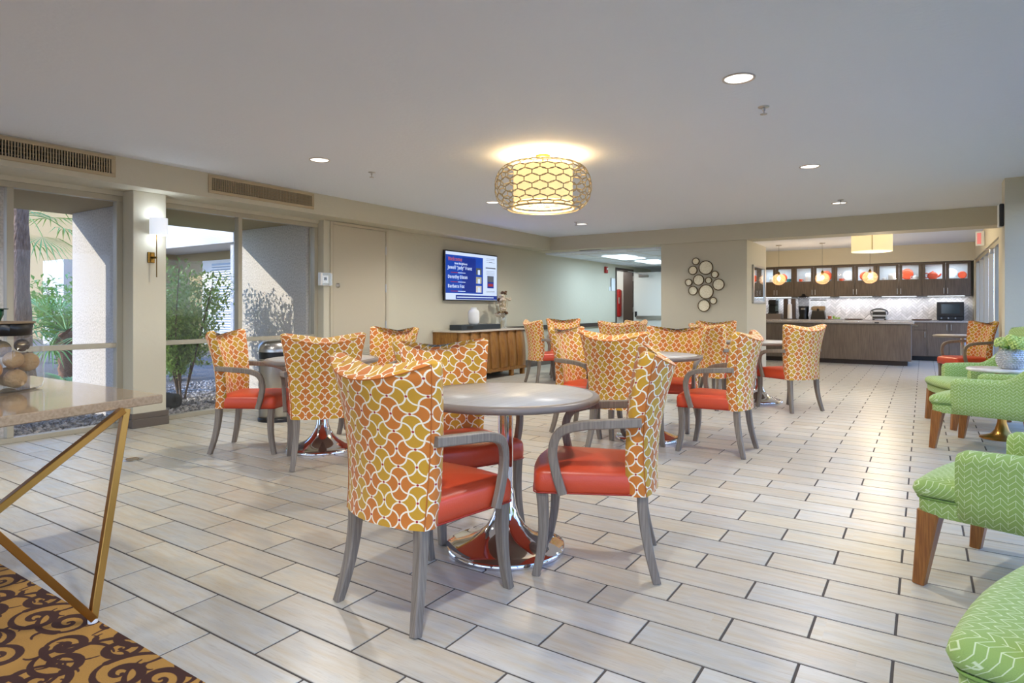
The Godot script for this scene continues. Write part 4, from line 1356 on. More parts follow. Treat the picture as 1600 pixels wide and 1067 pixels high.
	boxpart("body", Vector3(-0.045, -0.13, -0.10), Vector3(0, 0.13, 0.02), M.white_paint, ab, 0.006)
	boxpart("grille", Vector3(-0.04, -0.13, 0.02), Vector3(0, 0.12, 0.09), M.dark_plastic, ab, 0.006)
	var xs := thing("exit_sign", "small red and white exit sign above the glazed doors", "sign", Vector3(0.92, 2.46, -14.2))
	boxpart("body", Vector3(-0.13, -0.13, -0.02), Vector3(0.0, 0.13, 0.02), M.white_paint, xs, 0.006)
	boxpart("sign_face", Vector3(-0.11, -0.10, 0.02), Vector3(-0.05, 0.10, 0.023), emissive(Color(0.85, 0.50, 0.50), 0.35), xs)
	# floor outlet
	var fo := thing("floor_outlet", "round brass floor outlet in the tiles near the pillar", "outlet", Vector3(-5.23, 0, -2.49))
	var fp := MB.new()
	fp.lathe([Vector2(0.0, 0.004), Vector2(0.066, 0.004), Vector2(0.075, 0.0)], Vector3.ZERO, 28)
	part("plate", fp, M.steel, fo)
	var fp2 := MB.new()
	fp2.ring(Vector3(0, 0.004, 0), 0.045, 0.003, Basis(), 28, 5)
	part("ring", fp2, M.brass, fo)

func build_trash_can() -> void:
	var t := thing("trash_can", "round stainless waste bin with domed lid by the window", "bin", Vector3(-5.80, 0, -4.25))
	var b := MB.new()
	b.lathe([Vector2(0.0, 0.0), Vector2(0.20, 0.0), Vector2(0.20, 0.66)], Vector3.ZERO, 36)
	part("body", b, M.steel, t)
	var c := MB.new()
	c.lathe([Vector2(0.195, 0.66), Vector2(0.195, 0.745)], Vector3.ZERO, 36)
	part("dark_band", c, M.dark_plastic, t)
	var d := MB.new()
	d.lathe([Vector2(0.215, 0.735), Vector2(0.215, 0.76), Vector2(0.20, 0.815), Vector2(0.16, 0.845), Vector2(0.10, 0.855), Vector2(0.0, 0.857)], Vector3.ZERO, 36)
	part("lid", d, M.steel, t)
	var e := MB.new()
	e.lathe([Vector2(0.21, 0.0), Vector2(0.21, 0.03), Vector2(0.2, 0.035)], Vector3.ZERO, 36)
	part("foot_ring", e, M.black, t)

# ------------------------------------------------------------------ kitchen corner
func handle(parent: Node, at: Vector3, tall := true, length := 0.13) -> void:
	var b := MB.new()
	var d := Vector3(0, length / 2, 0) if tall else Vector3(length / 2, 0, 0)
	b.tube([at - d + Vector3(0, 0, 0.028), at + d + Vector3(0, 0, 0.028)], 0.006, 6, Vector3(0, 0, 1))
	for s in [-0.8, 0.8]: b.tube([at + d * s, at + d * s + Vector3(0, 0, 0.028)], 0.004, 5)
	part("handle", b, M.steel, parent)

func build_kitchen() -> void:
	var Zc := -17.0; var Zu := -17.27
	# island
	var isl := thing("kitchen_island", "long grey-brown kitchen island with plain front panel", "kitchen island", Vector3(-1.85, 0, -15.55))
	boxpart("body", Vector3(-1.80, 0.10, -0.36), Vector3(1.635, 0.868, 0.40), M.cabinet, isl, 0.004)
	boxpart("toe_kick", Vector3(-1.80, 0, -0.33), Vector3(1.57, 0.10, 0.30), M.dark_trim, isl)
	var ct := boxpart("island_countertop", Vector3(-3.68, 0.868, -15.95), Vector3(-0.165, 0.912, -15.10), M.counter, null, 0.005)
	tag(ct, "speckled stone countertop on the kitchen island", "countertop")
	var co := boxpart("socket_plate", Vector3(-0.86, 0.876, -15.099), Vector3(-0.78, 0.904, -15.096), M.dark_plastic)
	tag(co, "small dark outlet strip in the island countertop edge", "outlet")
	# base cabinets along the back wall
	var xs := [0.925, 0.469, 0.059, -0.40, -0.86, -1.32, -1.78, -2.24, -2.70, -3.16, -3.62]
	for i in xs.size() - 1:
		var x1: float = xs[i]; var x0: float = xs[i + 1]
		var drawer := i >= 2
		var words := ["at the glazed door wall", "second from the glazed door wall", "with the drawer under the round tray"]
		var t := thing("base_cabinet", "grey-brown base cabinet %s" % (words[i] if i < 3 else "hidden behind the island, unit %s from the side wall" % ["one", "two", "three", "four", "five", "six", "seven"][9 - i]), "cabinet", Vector3((x0 + x1) / 2, 0, Zc), 0, "kitchen base cabinets")
		var hw := (x1 - x0) / 2
		boxpart("body", Vector3(-hw, 0.10, -0.60), Vector3(hw, 0.868, -0.022), M.cabinet, t)
		boxpart("toe_kick", Vector3(-hw, 0, -0.58), Vector3(hw, 0.10, -0.08), M.black, t)
		var top := 0.862
		if drawer:
			var dr := boxpart("drawer_front", Vector3(-hw + 0.003, 0.70, -0.022), Vector3(hw - 0.003, top, 0), M.cabinet, t, 0.002)
			handle(dr, Vector3(0, 0.79, 0), false)
			top = 0.694
		var door := boxpart("door", Vector3(-hw + 0.003, 0.11, -0.022), Vector3(hw - 0.003, top, 0), M.cabinet, t, 0.002)
		handle(door, Vector3((hw - 0.04) * (-1.0 if i == 0 else 1.0), top - 0.10, 0))
	var bc := boxpart("back_countertop", Vector3(-3.70, 0.868, -17.62), Vector3(0.93, 0.912, -16.975), M.counter, null, 0.005)
	tag(bc, "stone countertop along the kitchen back wall under the wall cabinets", "countertop")
	# backsplash
	var bs := MB.new()
	bs.box(Vector3(-3.72, 0.912, -17.62), Vector3(0.93, 1.475, -17.607))
	for i in bs.v.size(): bs.uv[i] = Vector2(bs.v[i].x, -bs.v[i].y) / 0.86
	var bo := part("trim_backsplash", bs, M.backsplash)
	bo.set_meta("kind", "structure")
	bo.set_meta("label", "pale marble herringbone backsplash above the kitchen counter")
	# wall cabinets: five units of two glazed doors
	var seams := [-3.64, -3.199, -2.763, -2.305, -1.842, -1.395, -0.945, -0.485, -0.036, 0.415, 0.88]
	var names := ["beside the end wall, mostly hidden", "second from the end wall, with teal mug", "third, in the middle of the row", "fourth, with white cups", "next to the glazed door wall, with orange pot"]
	for u in 5:
		var xa: float = seams[u * 2]; var xb: float = seams[u * 2 + 2]; var xm: float = seams[u * 2 + 1]
		var t := thing("wall_cabinet", "dark wall cabinet with two panes, %s" % names[u], "cabinet", Vector3(xm, 1.478, Zu), 0, "kitchen wall cabinets")
		var a := xa - xm; var b := xb - xm
		var D := -0.35
		var H := 0.77
		boxpart("side", Vector3(a, 0, D), Vector3(a + 0.018, H, -0.022), M.upper_cabinet, t)
		boxpart("side", Vector3(b - 0.018, 0, D), Vector3(b, H, -0.022), M.upper_cabinet, t)
		boxpart("bottom", Vector3(a, 0, D), Vector3(b, 0.02, -0.022), M.upper_cabinet, t)
		boxpart("top", Vector3(a, H - 0.02, D), Vector3(b, H, -0.022), M.upper_cabinet, t)
		boxpart("back", Vector3(a, 0.02, D), Vector3(b, H - 0.02, D + 0.01), M.cabinet_inside, t)
		boxpart("shelf", Vector3(a + 0.018, 0.362, D + 0.01), Vector3(b - 0.018, 0.380, -0.024), M.cabinet_inside, t)
		for k in 2:
			var x0 := (a if k == 0 else 0.0) + 0.002; var x1 := (0.0 if k == 0 else b) - 0.002
			var dr := Node3D.new()
			dr.name = "door" if k == 0 else "door_001"
			t.add_child(dr)
			var f := MB.new()
			var p0 := 0.385; var p1 := 0.715; var e := 0.062
			f.rbox(Vector3(x0, 0.002, -0.022), Vector3(x1, p0, 0), 0.002)
			f.rbox(Vector3(x0, p1, -0.022), Vector3(x1, H - 0.002, 0), 0.002)
			f.rbox(Vector3(x0, p0, -0.022), Vector3(x0 + e, p1, 0), 0.002)
			f.rbox(Vector3(x1 - e, p0, -0.022), Vector3(x1, p1, 0), 0.002)
			part("door_frame", f, M.upper_cabinet, dr)
			boxpart("pane", Vector3(x0 + e, p0, -0.014), Vector3(x1 - e, p1, -0.010), M.pane, dr)
			handle(dr, Vector3(-0.035 if k == 0 else 0.035, 0.11, 0))
	# small lights inside the wall cabinets
	for u in 5:
		var strip := thing("cabinet_light", "thin strip light inside the wall cabinet %s" % names[u], "light", Vector3((seams[u * 2] + seams[u * 2 + 2]) / 2, 2.222, -17.36), 0, "strip lights inside the wall cabinets")
		boxpart("light_strip", Vector3(-0.35, -0.008, -0.012), Vector3(0.35, 0, 0.012), emissive(Color(0.9, 0.95, 1.0), 2.0), strip)
		var al := AreaLight3D.new()
		al.name = "light_area"
		al.area_size = Vector2(0.7, 0.02)
		al.light_color = Color(0.82, 0.92, 1.0)
		al.light_energy = 0.34
		al.shadow_enabled = true
		strip.add_child(al)
		al.position = Vector3(0, -0.012, 0)
		al.rotation_degrees.x = -90
	# under-cabinet lights wash the backsplash
	for u in 5:
		var strip := thing("under_cabinet_light", "thin strip light under the wall cabinet %s" % names[u], "light", Vector3((seams[u * 2] + seams[u * 2 + 2]) / 2, 1.476, -17.42), 0, "strip lights under the wall cabinets")
		boxpart("light_strip", Vector3(-0.35, -0.010, -0.015), Vector3(0.35, 0, 0.015), emissive(Color(0.95, 0.97, 1.0), 2.0), strip)
		var al := AreaLight3D.new()
		al.name = "light_area"
		al.area_size = Vector2(0.7, 0.03)
		al.light_color = Color(0.93, 0.96, 1.0)
		al.light_energy = 0.28
		al.shadow_enabled = true
		strip.add_child(al)
		al.position = Vector3(0, -0.014, 0)
		al.rotation_degrees.x = -90
	# dishes on the shelves behind the panes (x, kind, colour)
	var y := 1.86; var z := -17.44
	var plate := func(x: float, r: float, m: Material, label: String):
		var b := MB.new()
		b.lathe([Vector2(0, 0.0), Vector2(r * 0.6, 0.0), Vector2(r, 0.018), Vector2(r, 0.024), Vector2(r * 0.6, 0.008), Vector2(0, 0.008)], Vector3.ZERO, 28)
		var o := one("plate", b, m, label, "plate", "dishes in the wall cabinets")
		o.position = Vector3(x, y + r * 0.985, z - 0.05)
		o.rotation_degrees.x = 80
	var cup := func(x: float, r: float, h: float, m: Material, label: String):
		var t := thing("cup", label, "cup", Vector3(x, y, z + 0.06), 0, "dishes in the wall cabinets")
		var b := MB.new()
		b.lathe([Vector2(0, 0), Vector2(r * 0.75, 0), Vector2(r * 0.95, h * 0.25), Vector2(r, h), Vector2(r - 0.004, h), Vector2(r * 0.9, h * 0.3), Vector2(0, 0.01)], Vector3.ZERO, 20)
		part("bowl", b, m, t)
		var hd := MB.new()
		hd.ring(Vector3(r * 1.1, h * 0.55, 0), h * 0.28, 0.005, Basis(Vector3.RIGHT, PI / 2), 16, 5)
		part("handle", hd, m, t)
	var pot := func(x: float, r: float, m: Material, label: String):
		var t := thing("teapot", label, "teapot", Vector3(x, y, z + 0.03), 0, "dishes in the wall cabinets")
		var b := MB.new()
		b.lathe([Vector2(0, 0), Vector2(r * 0.7, 0), Vector2(r, r * 0.6), Vector2(r * 0.95, r * 1.1), Vector2(r * 0.55, r * 1.5), Vector2(r * 0.2, r * 1.6), Vector2(r * 0.16, r * 1.75), Vector2(0, r * 1.8)], Vector3.ZERO, 24)
		part("body", b, m, t)
		var sp := MB.new()
		sp.tube(spline([Vector3(r * 0.7, r * 0.5, 0), Vector3(r * 1.3, r * 0.8, 0), Vector3(r * 1.5, r * 1.2, 0)], 3), [r * 0.28, r * 0.25, r * 0.22, r * 0.2, r * 0.17, r * 0.15, r * 0.12], 8, Vector3(0, 0, 1))
		part("spout", sp, m, t)
		var hd := MB.new()
		hd.ring(Vector3(-r * 1.05, r * 0.85, 0), r * 0.5, r * 0.09, Basis(Vector3.RIGHT, PI / 2), 18, 6)
		part("handle", hd, m, t)
	cup.call(-3.33, 0.05, 0.13, M.white_ceramic, "white cup in the half-hidden cabinet by the end wall")
	plate.call(-3.06, 0.11, M.orange_ceramic, "orange plate behind the hanging globe near the end wall")
	cup.call(-2.90, 0.055, 0.085, M.teal_ceramic, "teal mug in the wall cabinet")
	cup.call(-2.62, 0.042, 0.07, M.orange_ceramic, "small orange cup beside the white canister")
	var cn := MB.new()
	cn.lathe([Vector2(0, 0), Vector2(0.075, 0), Vector2(0.078, 0.19), Vector2(0.06, 0.20), Vector2(0.06, 0.22), Vector2(0, 0.225)], Vector3.ZERO, 24)
	var cno := one("canister", cn, M.white_ceramic, "tall white lidded canister in the wall cabinet", "canister")
	cno.position = Vector3(-2.45, y, z + 0.0)
	plate.call(-2.05, 0.135, M.orange_ceramic, "orange plate behind the middle hanging globe")
	plate.call(-1.56, 0.125, M.white_ceramic, "large white plate beside a small orange cup")
	cup.call(-1.70, 0.05, 0.06, M.orange_ceramic, "small orange cup in front of the large white plate")
	plate.call(-1.20, 0.11, M.orange_ceramic, "orange plate behind the globe nearest the drum lamp")
	cup.call(-0.64, 0.075, 0.15, M.white_ceramic, "large white cup in the pane beside the orange charger")
	cup.call(-0.79, 0.04, 0.07, M.white_ceramic, "small white cup beside the large white cup")
	plate.call(-0.33, 0.13, M.orange_ceramic, "orange charger plate propped up in the wall cabinet")
	pot.call(-0.165, 0.06, M.white_ceramic, "white teapot in front of the orange charger plate")
	pot.call(0.17, 0.105, M.orange_ceramic, "round orange teapot alone in its pane")
	plate.call(0.52, 0.12, M.white_ceramic, "white plate next to the orange platter by the glazed door wall")
	plate.call(0.73, 0.085, M.orange_ceramic, "orange platter next to the white plate by the glazed door wall")
	cup.call(0.58, 0.035, 0.06, M.white_ceramic, "tiny white cup in front of the white plate")
	# on the back counter
	var zt := -17.32; var yc := 0.912
	var mw := thing("microwave", "black microwave oven on the back counter by the glazed doors", "microwave", Vector3(0.50, yc, -17.35))
	boxpart("body", Vector3(-0.25, 0.012, -0.22), Vector3(0.25, 0.42, 0.16), M.dark_plastic, mw, 0.006)
	boxpart("door", Vector3(-0.245, 0.10, 0.16), Vector3(0.245, 0.415, 0.178), M.black, mw, 0.004)
	boxpart("window", Vector3(-0.17, 0.16, 0.178), Vector3(0.17, 0.37, 0.180), mat(Color(0.16, 0.22, 0.24), 0.08), mw)
	boxpart("control_strip", Vector3(-0.245, 0.02, 0.16), Vector3(0.245, 0.095, 0.176), M.black, mw, 0.003)
	for k in 3:
		var kb := MB.new()
		kb.lathe([Vector2(0.018, 0), Vector2(0.016, 0.014), Vector2(0, 0.015)], Vector3.ZERO, 14)
		var ko := part("knob", kb, M.steel, mw)
		ko.position = Vector3(-0.17 + k * 0.13, 0.055, 0.176); ko.rotation_degrees.x = 90
	boxpart("foot", Vector3(-0.22, 0, -0.2), Vector3(0.22, 0.012, 0.12), M.black, mw)
	var wf := thing("panini_press", "chrome and black panini press with a cord on the counter", "grill press", Vector3(-0.885, yc, zt))
	boxpart("base", Vector3(-0.15, 0.02, -0.13), Vector3(0.15, 0.125, 0.13), M.steel, wf, 0.012)
	boxpart("control_face", Vector3(-0.13, 0.035, 0.13), Vector3(0.13, 0.085, 0.136), M.dark_plastic, wf, 0.003)
	boxpart("plates", Vector3(-0.14, 0.125, -0.12), Vector3(0.14, 0.165, 0.12), M.dark_plastic, wf, 0.004)
	boxpart("lid", Vector3(-0.15, 0.165, -0.13), Vector3(0.15, 0.27, 0.13), M.steel, wf, 0.03)
	var wh := MB.new()
	wh.tube(spline([Vector3(-0.17, 0.13, 0.0), Vector3(-0.16, 0.22, 0.15), Vector3(0.0, 0.27, 0.19), Vector3(0.16, 0.22, 0.15), Vector3(0.17, 0.13, 0.0)], 4), 0.011, 6, Vector3(0, 0.3, 1))
	part("handle", wh, M.dark_plastic, wf)
	for s in [-1.0, 1.0]:
		boxpart("foot", Vector3(s * 0.12 - 0.02, 0, -0.1), Vector3(s * 0.12 + 0.02, 0.02, 0.1), M.black, wf)
	var cd := MB.new()
	cd.tube(spline([Vector3(-0.15, 0.06, -0.1), Vector3(-0.22, 0.14, -0.12), Vector3(-0.30, 0.05, -0.08), Vector3(-0.36, 0.012, -0.06)], 5), 0.004, 5)
	part("cord", cd, M.dark_plastic, wf)
	for e in [[-1.42, "oval brown serving tray on the counter beside the panini press"], [-0.04, "dark serving tray on the counter beside the microwave"]]:
		var tb := MB.new()
		tb.lathe([Vector2(0, 0.004), Vector2(0.17, 0.004), Vector2(0.205, 0.026), Vector2(0.208, 0.026), Vector2(0.175, 0.0), Vector2(0, 0.0)], Vector3.ZERO, 32)
		var to := one("serving_tray", tb, mat(Color(0.36, 0.24, 0.16), 0.4), e[1], "tray", "trays on the back counter")
		to.position = Vector3(e[0], yc, zt + 0.1)
	var fp := thing("food_platter", "white platter with a small orange cup and green fruit", "platter", Vector3(-1.84, yc, zt + 0.08))
	var pb := MB.new()
	pb.lathe([Vector2(0, 0.004), Vector2(0.15, 0.004), Vector2(0.19, 0.02), Vector2(0.15, 0.0), Vector2(0, 0.0)], Vector3.ZERO, 28)
	part("plate", pb, M.white_ceramic, fp)
	var jm := MB.new(); jm.lathe([Vector2(0.04, 0.004), Vector2(0.045, 0.085), Vector2(0.0, 0.087)], Vector3(-0.10, 0, 0), 16)
	part("jam_pot", jm, mat(Color(0.62, 0.30, 0.12), 0.4), fp)
	for k in 4:
		var fb := MB.new(); fb.ball(Vector3(-0.01 + 0.055 * (k % 3), 0.03 + 0.035 * (k / 3), 0.02 * (k % 2)), Vector3.ONE * 0.03, 12, 8)
		part("fruit", fb, mat(Color(0.55, 0.68, 0.30), 0.4), fp)
	var cd2 := thing("cereal_dispenser", "clear bin dispenser of tan cereal on a black base", "dispenser", Vector3(-2.20, yc, zt))
	var db := MB.new()
	db.loft([PackedVector3Array([Vector3(-0.17, 0, -0.13), Vector3(0.17, 0, -0.13), Vector3(0.17, 0, 0.14), Vector3(-0.17, 0, 0.14)]), PackedVector3Array([Vector3(-0.135, 0.21, -0.11), Vector3(0.135, 0.21, -0.11), Vector3(0.135, 0.21, 0.11), Vector3(-0.135, 0.21, 0.11)])], null, true, true, -1)
	part("base", db, M.black, cd2)
	boxpart("cereal", Vector3(-0.155, 0.212, -0.115), Vector3(0.155, 0.33, 0.115), mat(Color(0.60, 0.46, 0.26), 0.9), cd2, 0.03)
	boxpart("bin", Vector3(-0.165, 0.211, -0.12), Vector3(0.165, 0.47, 0.12), M.clear_glass, cd2)
	boxpart("lid", Vector3(-0.175, 0.47, -0.13), Vector3(0.175, 0.49, 0.13), M.dark_plastic, cd2, 0.004)
	var sp2 := MB.new(); sp2.lathe([Vector2(0.03, 0), Vector2(0.022, 0.05), Vector2(0, 0.055)], Vector3(0, 0, 0), 14)
	var spo := part("spout", sp2, M.black, cd2); spo.position = Vector3(0, 0.235, 0.11); spo.rotation_degrees.x = 70
	var gr := thing("coffee_grinder", "tall black coffee grinder with clear hopper", "coffee grinder", Vector3(-2.54, yc, zt))
	var gb := MB.new()
	gb.lathe([Vector2(0.11, 0), Vector2(0.12, 0.02), Vector2(0.10, 0.10), Vector2(0.115, 0.20), Vector2(0.125, 0.33), Vector2(0.0, 0.33)], Vector3.ZERO, 24)
	part("body", gb, M.black, gr)
	var gh := MB.new()
	gh.lathe([Vector2(0.125, 0.33), Vector2(0.13, 0.55)], Vector3.ZERO, 24, 0, false)
	part("hopper", gh, glass(0.35, Color(0.12, 0.11, 0.10)), gr)
	var gl := MB.new()
	gl.lathe([Vector2(0.13, 0.55), Vector2(0.125, 0.575), Vector2(0.07, 0.59), Vector2(0.06, 0.64), Vector2(0, 0.645)], Vector3.ZERO, 24)
	part("lid", gl, M.black, gr)
	boxpart("badge", Vector3(-0.05, 0.24, 0.11), Vector3(0.05, 0.28, 0.13), M.steel, gr, 0.004)
	var ch := thing("cup_tower", "pair of tall brown cup dispensers holding white cups", "cup dispenser", Vector3(-2.87, yc, zt))
	for x in [-0.09, 0.09]: boxpart("post", Vector3(x - 0.05, 0, -0.08), Vector3(x + 0.05, 0.52, 0.06), mat(Color(0.34, 0.29, 0.26), 0.4, 0.2), ch, 0.01)
	var cst := MB.new(); cst.lathe([Vector2(0.06, 0.0), Vector2(0.05, 0.38), Vector2(0.0, 0.385)], Vector3(0.02, 0.0, 0.12), 20)
	part("cup_stack", cst, M.white_ceramic, ch)
	boxpart("tray", Vector3(-0.16, 0, -0.1), Vector3(0.17, 0.015, 0.2), M.dark_plastic, ch)
	var cf := thing("coffee_maker", "black single-serve coffee maker on a drawer stand", "coffee maker", Vector3(-3.25, yc, zt))
	boxpart("pod_drawer", Vector3(-0.20, 0, -0.15), Vector3(0.19, 0.135, 0.16), mat(Color(0.50, 0.45, 0.41), 0.4, 0.3), cf, 0.008)
	boxpart("body", Vector3(-0.13, 0.136, -0.15), Vector3(0.10, 0.50, 0.0), M.black, cf, 0.02)
	boxpart("brew_head", Vector3(-0.12, 0.36, 0.0), Vector3(0.09, 0.50, 0.13), M.black, cf, 0.025)
	boxpart("drip_tray", Vector3(-0.12, 0.136, 0.0), Vector3(0.09, 0.165, 0.14), M.dark_plastic, cf, 0.006)
	boxpart("water_tank", Vector3(0.04, 0.20, -0.12), Vector3(0.11, 0.52, 0.02), glass(0.3, Color(0.55, 0.68, 0.74)), cf)
	# globe pendants over the island
	var globe := glass(0.10, Color(1.0, 0.80, 0.62))
	var px := [-2.82, -1.905, -0.975]
	var words2 := ["over the island end by the side wall", "in the middle over the island", "over the island nearest the drum lamp"]
	for k in 3:
		var t := thing("globe_pendant", "small amber glass globe pendant %s" % words2[k], "pendant light", Vector3(px[k], 2.66, -15.6), 0, "glass globe pendants over the island")
		var c := MB.new(); c.lathe([Vector2(0.06, 0), Vector2(0.058, -0.02), Vector2(0.0, -0.024)], Vector3.ZERO, 20)
		part("canopy", c, M.steel, t)
		var w := MB.new(); w.tube([Vector3(0, -0.02, 0), Vector3(0, -0.64, 0)], 0.003, 5, Vector3(0, 0, 1))
		part("cord", w, M.dark_plastic, t)
		var s := MB.new(); s.lathe([Vector2(0.012, -0.62), Vector2(0.03, -0.66), Vector2(0.03, -0.70), Vector2(0, -0.70)], Vector3.ZERO, 16)
		part("socket", s, M.old_brass, t)
		var g := MB.new()
		g.ball(Vector3(0, -0.80, 0), Vector3(0.15, 0.132, 0.15), 28, 18)
		part("glass_globe", g, globe, t)
		var bl := MB.new(); bl.ball(Vector3(0, -0.78, 0), Vector3(0.045, 0.055, 0.045), 16, 12)
		part("light_bulb", bl, emissive(Color(1.0, 0.90, 0.76), 2.0), t)
		var o := OmniLight3D.new()
		o.name = "light_source"
		o.light_color = Color(1.0, 0.88, 0.72)
		o.light_energy = 0.38
		o.light_size = 0.045
		o.omni_range = 12.0
		o.omni_attenuation = 2.0
		o.shadow_enabled = true
		t.add_child(o)
		o.position = Vector3(0, -0.78, 0)
	# cream drum lamp
	var dl := thing("cream_drum_lamp", "cream fabric drum lamp hanging in the kitchen corner", "pendant light", Vector3(-0.785, 2.66, -13.0))
	var cc := MB.new(); cc.lathe([Vector2(0.07, 0), Vector2(0.068, -0.02), Vector2(0, -0.024)], Vector3.ZERO, 20)
	part("canopy", cc, M.steel, dl)
	var ds := MB.new(); ds.tube([Vector3(0, -0.02, 0), Vector3(0, -0.2, 0)], 0.008, 8, Vector3(0, 0, 1))
	part("stem", ds, M.steel, dl)
	var cream := mat(Color(0.93, 0.87, 0.72), 0.85)
	cream.emission_enabled = true; cream.emission = Color(1.0, 0.90, 0.66); cream.emission_energy_multiplier = 0.62
	var dm := MB.new()
	dm.lathe([Vector2(0.325, -0.145), Vector2(0.325, -0.445)], Vector3.ZERO, 48, 0, false)
	dm.lathe([Vector2(0.321, -0.445), Vector2(0.321, -0.145)], Vector3.ZERO, 48, 0, false)
	part("lamp_shade", dm, cream, dl)
	var dd := MB.new()
	dd.lathe([Vector2(0, -0.446), Vector2(0.321, -0.446), Vector2(0.321, -0.452), Vector2(0.02, -0.454), Vector2(0.012, -0.47), Vector2(0, -0.47)], Vector3.ZERO, 48)
	part("light_diffuser", dd, emissive(Color(1.0, 0.95, 0.82), 1.0), dl)
	var seam := MB.new(); seam.box(Vector3(0.02, -0.445, 0.3255), Vector3(0.032, -0.145, 0.3275))
	part("seam", seam, mat(Color(0.55, 0.45, 0.30), 0.8), dl)
	for e in [[-0.10, 1.0], [-0.53, 1.6]]:
		var o := OmniLight3D.new()
		o.name = "light_source_%d" % int(-e[0] * 100)
		o.light_color = Color(1.0, 0.91, 0.76)
		o.light_energy = e[1]
		o.light_size = 0.12
		o.omni_range = 12.0
		o.omni_attenuation = 2.0
		o.shadow_enabled = true
		dl.add_child(o)
		o.position = Vector3(0.15, e[0], 0)

# ------------------------------------------------------------------ console table, jar, side table
func build_console() -> void:
	var t := thing("console_table", "stone-topped console table on crossed brass legs at the carpet edge", "console table", Vector3(-3.4, 0, -0.7))
	var o3 := Vector3(-3.4, 0, -0.7)
	var top := MB.new()
	var plan := [Vector3(-2.777, 0, -1.447), Vector3(-2.60, 0, -0.46), Vector3(-2.55, 0, -0.05), Vector3(-4.25, 0, -0.05), Vector3(-4.15, 0, -1.447)]
	var rows := []
	for e in [[0.004, 0.785], [0.0, 0.789], [0.0, 0.819], [0.004, 0.823]]:
		var row := PackedVector3Array()
		for p in plan:
			var q: Vector3 = p - o3
			q -= Vector3(q.x, 0, q.z).normalized() * e[0]
			q.y = e[1]
			row.push_back(q)
		rows.append(row)
	top.loft(rows, null, true, true, -1)
	part("top", top, M.console_stone, t)
	var bar := func(a: Vector3, b: Vector3, w := 0.026, d := 0.034):
		var m := MB.new()
		m.sweep([a - o3, b - o3], rect_section(w, d, 0.002), null, Vector3(1, 0, 0.1), -1)
		part("leg_bar", m, M.brass, t)
	for off in [Vector3.ZERO, Vector3(-1.42, 0, 0)]:
		bar.call(Vector3(-2.635, 0.022, -1.112) + off, Vector3(-2.721, 0.788, -1.270) + off)
		bar.call(Vector3(-2.635, 0.022, -1.112) + off, Vector3(-2.66, 0.788, -0.56) + off)
		bar.call(Vector3(-2.715, 0.785, -1.255) + off, Vector3(-2.63, 0.022, -0.12) + off)
		bar.call(Vector3(-2.63, 0.022, -0.12) + off, Vector3(-2.66, 0.788, -0.20) + off)
		for f in [Vector3(-2.635, 0.0075, -1.112), Vector3(-2.63, 0.0075, -0.12)]:
			var m := MB.new(); m.lathe([Vector2(0.017, 0), Vector2(0.017, 0.017), Vector2(0, 0.018)], f + off - o3, 14)
			part("glide", m, M.white_paint, t)
	# glass jar with rounded corners, filled with dried pods and balls
	var C := Vector3(-3.515, 0.823, -1.10)
	var j := thing("glass_jar", "wide square glass jar on the console table", "jar", C, 33.3)
	var jm := MB.new()
	var sq := func(h: float, r: float, y: float) -> PackedVector3Array:
		var out := PackedVector3Array()
		for k in 4:
			var c := Vector2(h - r, h - r).rotated(k * PI / 2)
			for i in 5:
				var a := k * PI / 2 + i * PI / 8
				out.push_back(Vector3(c.x + cos(a) * r, y, c.y + sin(a) * r))
		return out
	jm.loft([sq.call(0.105, 0.04, 0.0), sq.call(0.124, 0.045, 0.008), sq.call(0.132, 0.05, 0.03), sq.call(0.132, 0.05, 0.205), sq.call(0.126, 0.05, 0.232), sq.call(0.105, 0.05, 0.246), sq.call(0.095, 0.05, 0.25)], null, true, false, 0)
	part("glass_body", jm, glass(0.03, Color(0.92, 1.0, 0.97), 0.6), j)
	var jb := MB.new()
	jb.loft([sq.call(0.104, 0.04, 0.001), sq.call(0.122, 0.045, 0.009)], null, true, true, 0)
	part("glass_base", jb, glass(0.3, Color(0.25, 0.27, 0.24)), j)
	var tray := thing("stacked_dish", "black dish with tan rim resting on the glass jar", "dish", C + Vector3(0, 0.2505, 0))
	var tm := MB.new(); tm.lathe([Vector2(0.0, 0), Vector2(0.115, 0), Vector2(0.125, 0.055), Vector2(0, 0.055)], Vector3.ZERO, 36)
	part("body", tm, M.black, tray)
	var tr := MB.new(); tr.lathe([Vector2(0.0, 0.0555), Vector2(0.132, 0.0555), Vector2(0.134, 0.064), Vector2(0.0, 0.066)], Vector3.ZERO, 36)
	part("rim", tr, mat(Color(0.55, 0.46, 0.34), 0.5), tray)
	var gd := thing("green_bowl", "small green ceramic bowl on top of the black dish", "bowl", C + Vector3(-0.055, 0.3165, 0.03))
	var gb := MB.new(); gb.lathe([Vector2(0, 0), Vector2(0.05, 0), Vector2(0.062, 0.03), Vector2(0.062, 0.052), Vector2(0.0, 0.03)], Vector3.ZERO, 28)
	part("body", gb, mat(Color(0.05, 0.32, 0.21), 0.2), gd)
	var gr := MB.new(); gr.lathe([Vector2(0.052, 0.052), Vector2(0.078, 0.053), Vector2(0.079, 0.058), Vector2(0.052, 0.057)], Vector3.ZERO, 28)
	part("rim", gr, mat(Color(0.04, 0.22, 0.15), 0.2), gd)
	# contents
	var tan := relief(mat(Color(0.70, 0.52, 0.28), 0.7), noise_tex(0.05, 128, 71), 0.2, 6.0, false)
	var pale := mat(Color(0.66, 0.56, 0.40), 0.85)
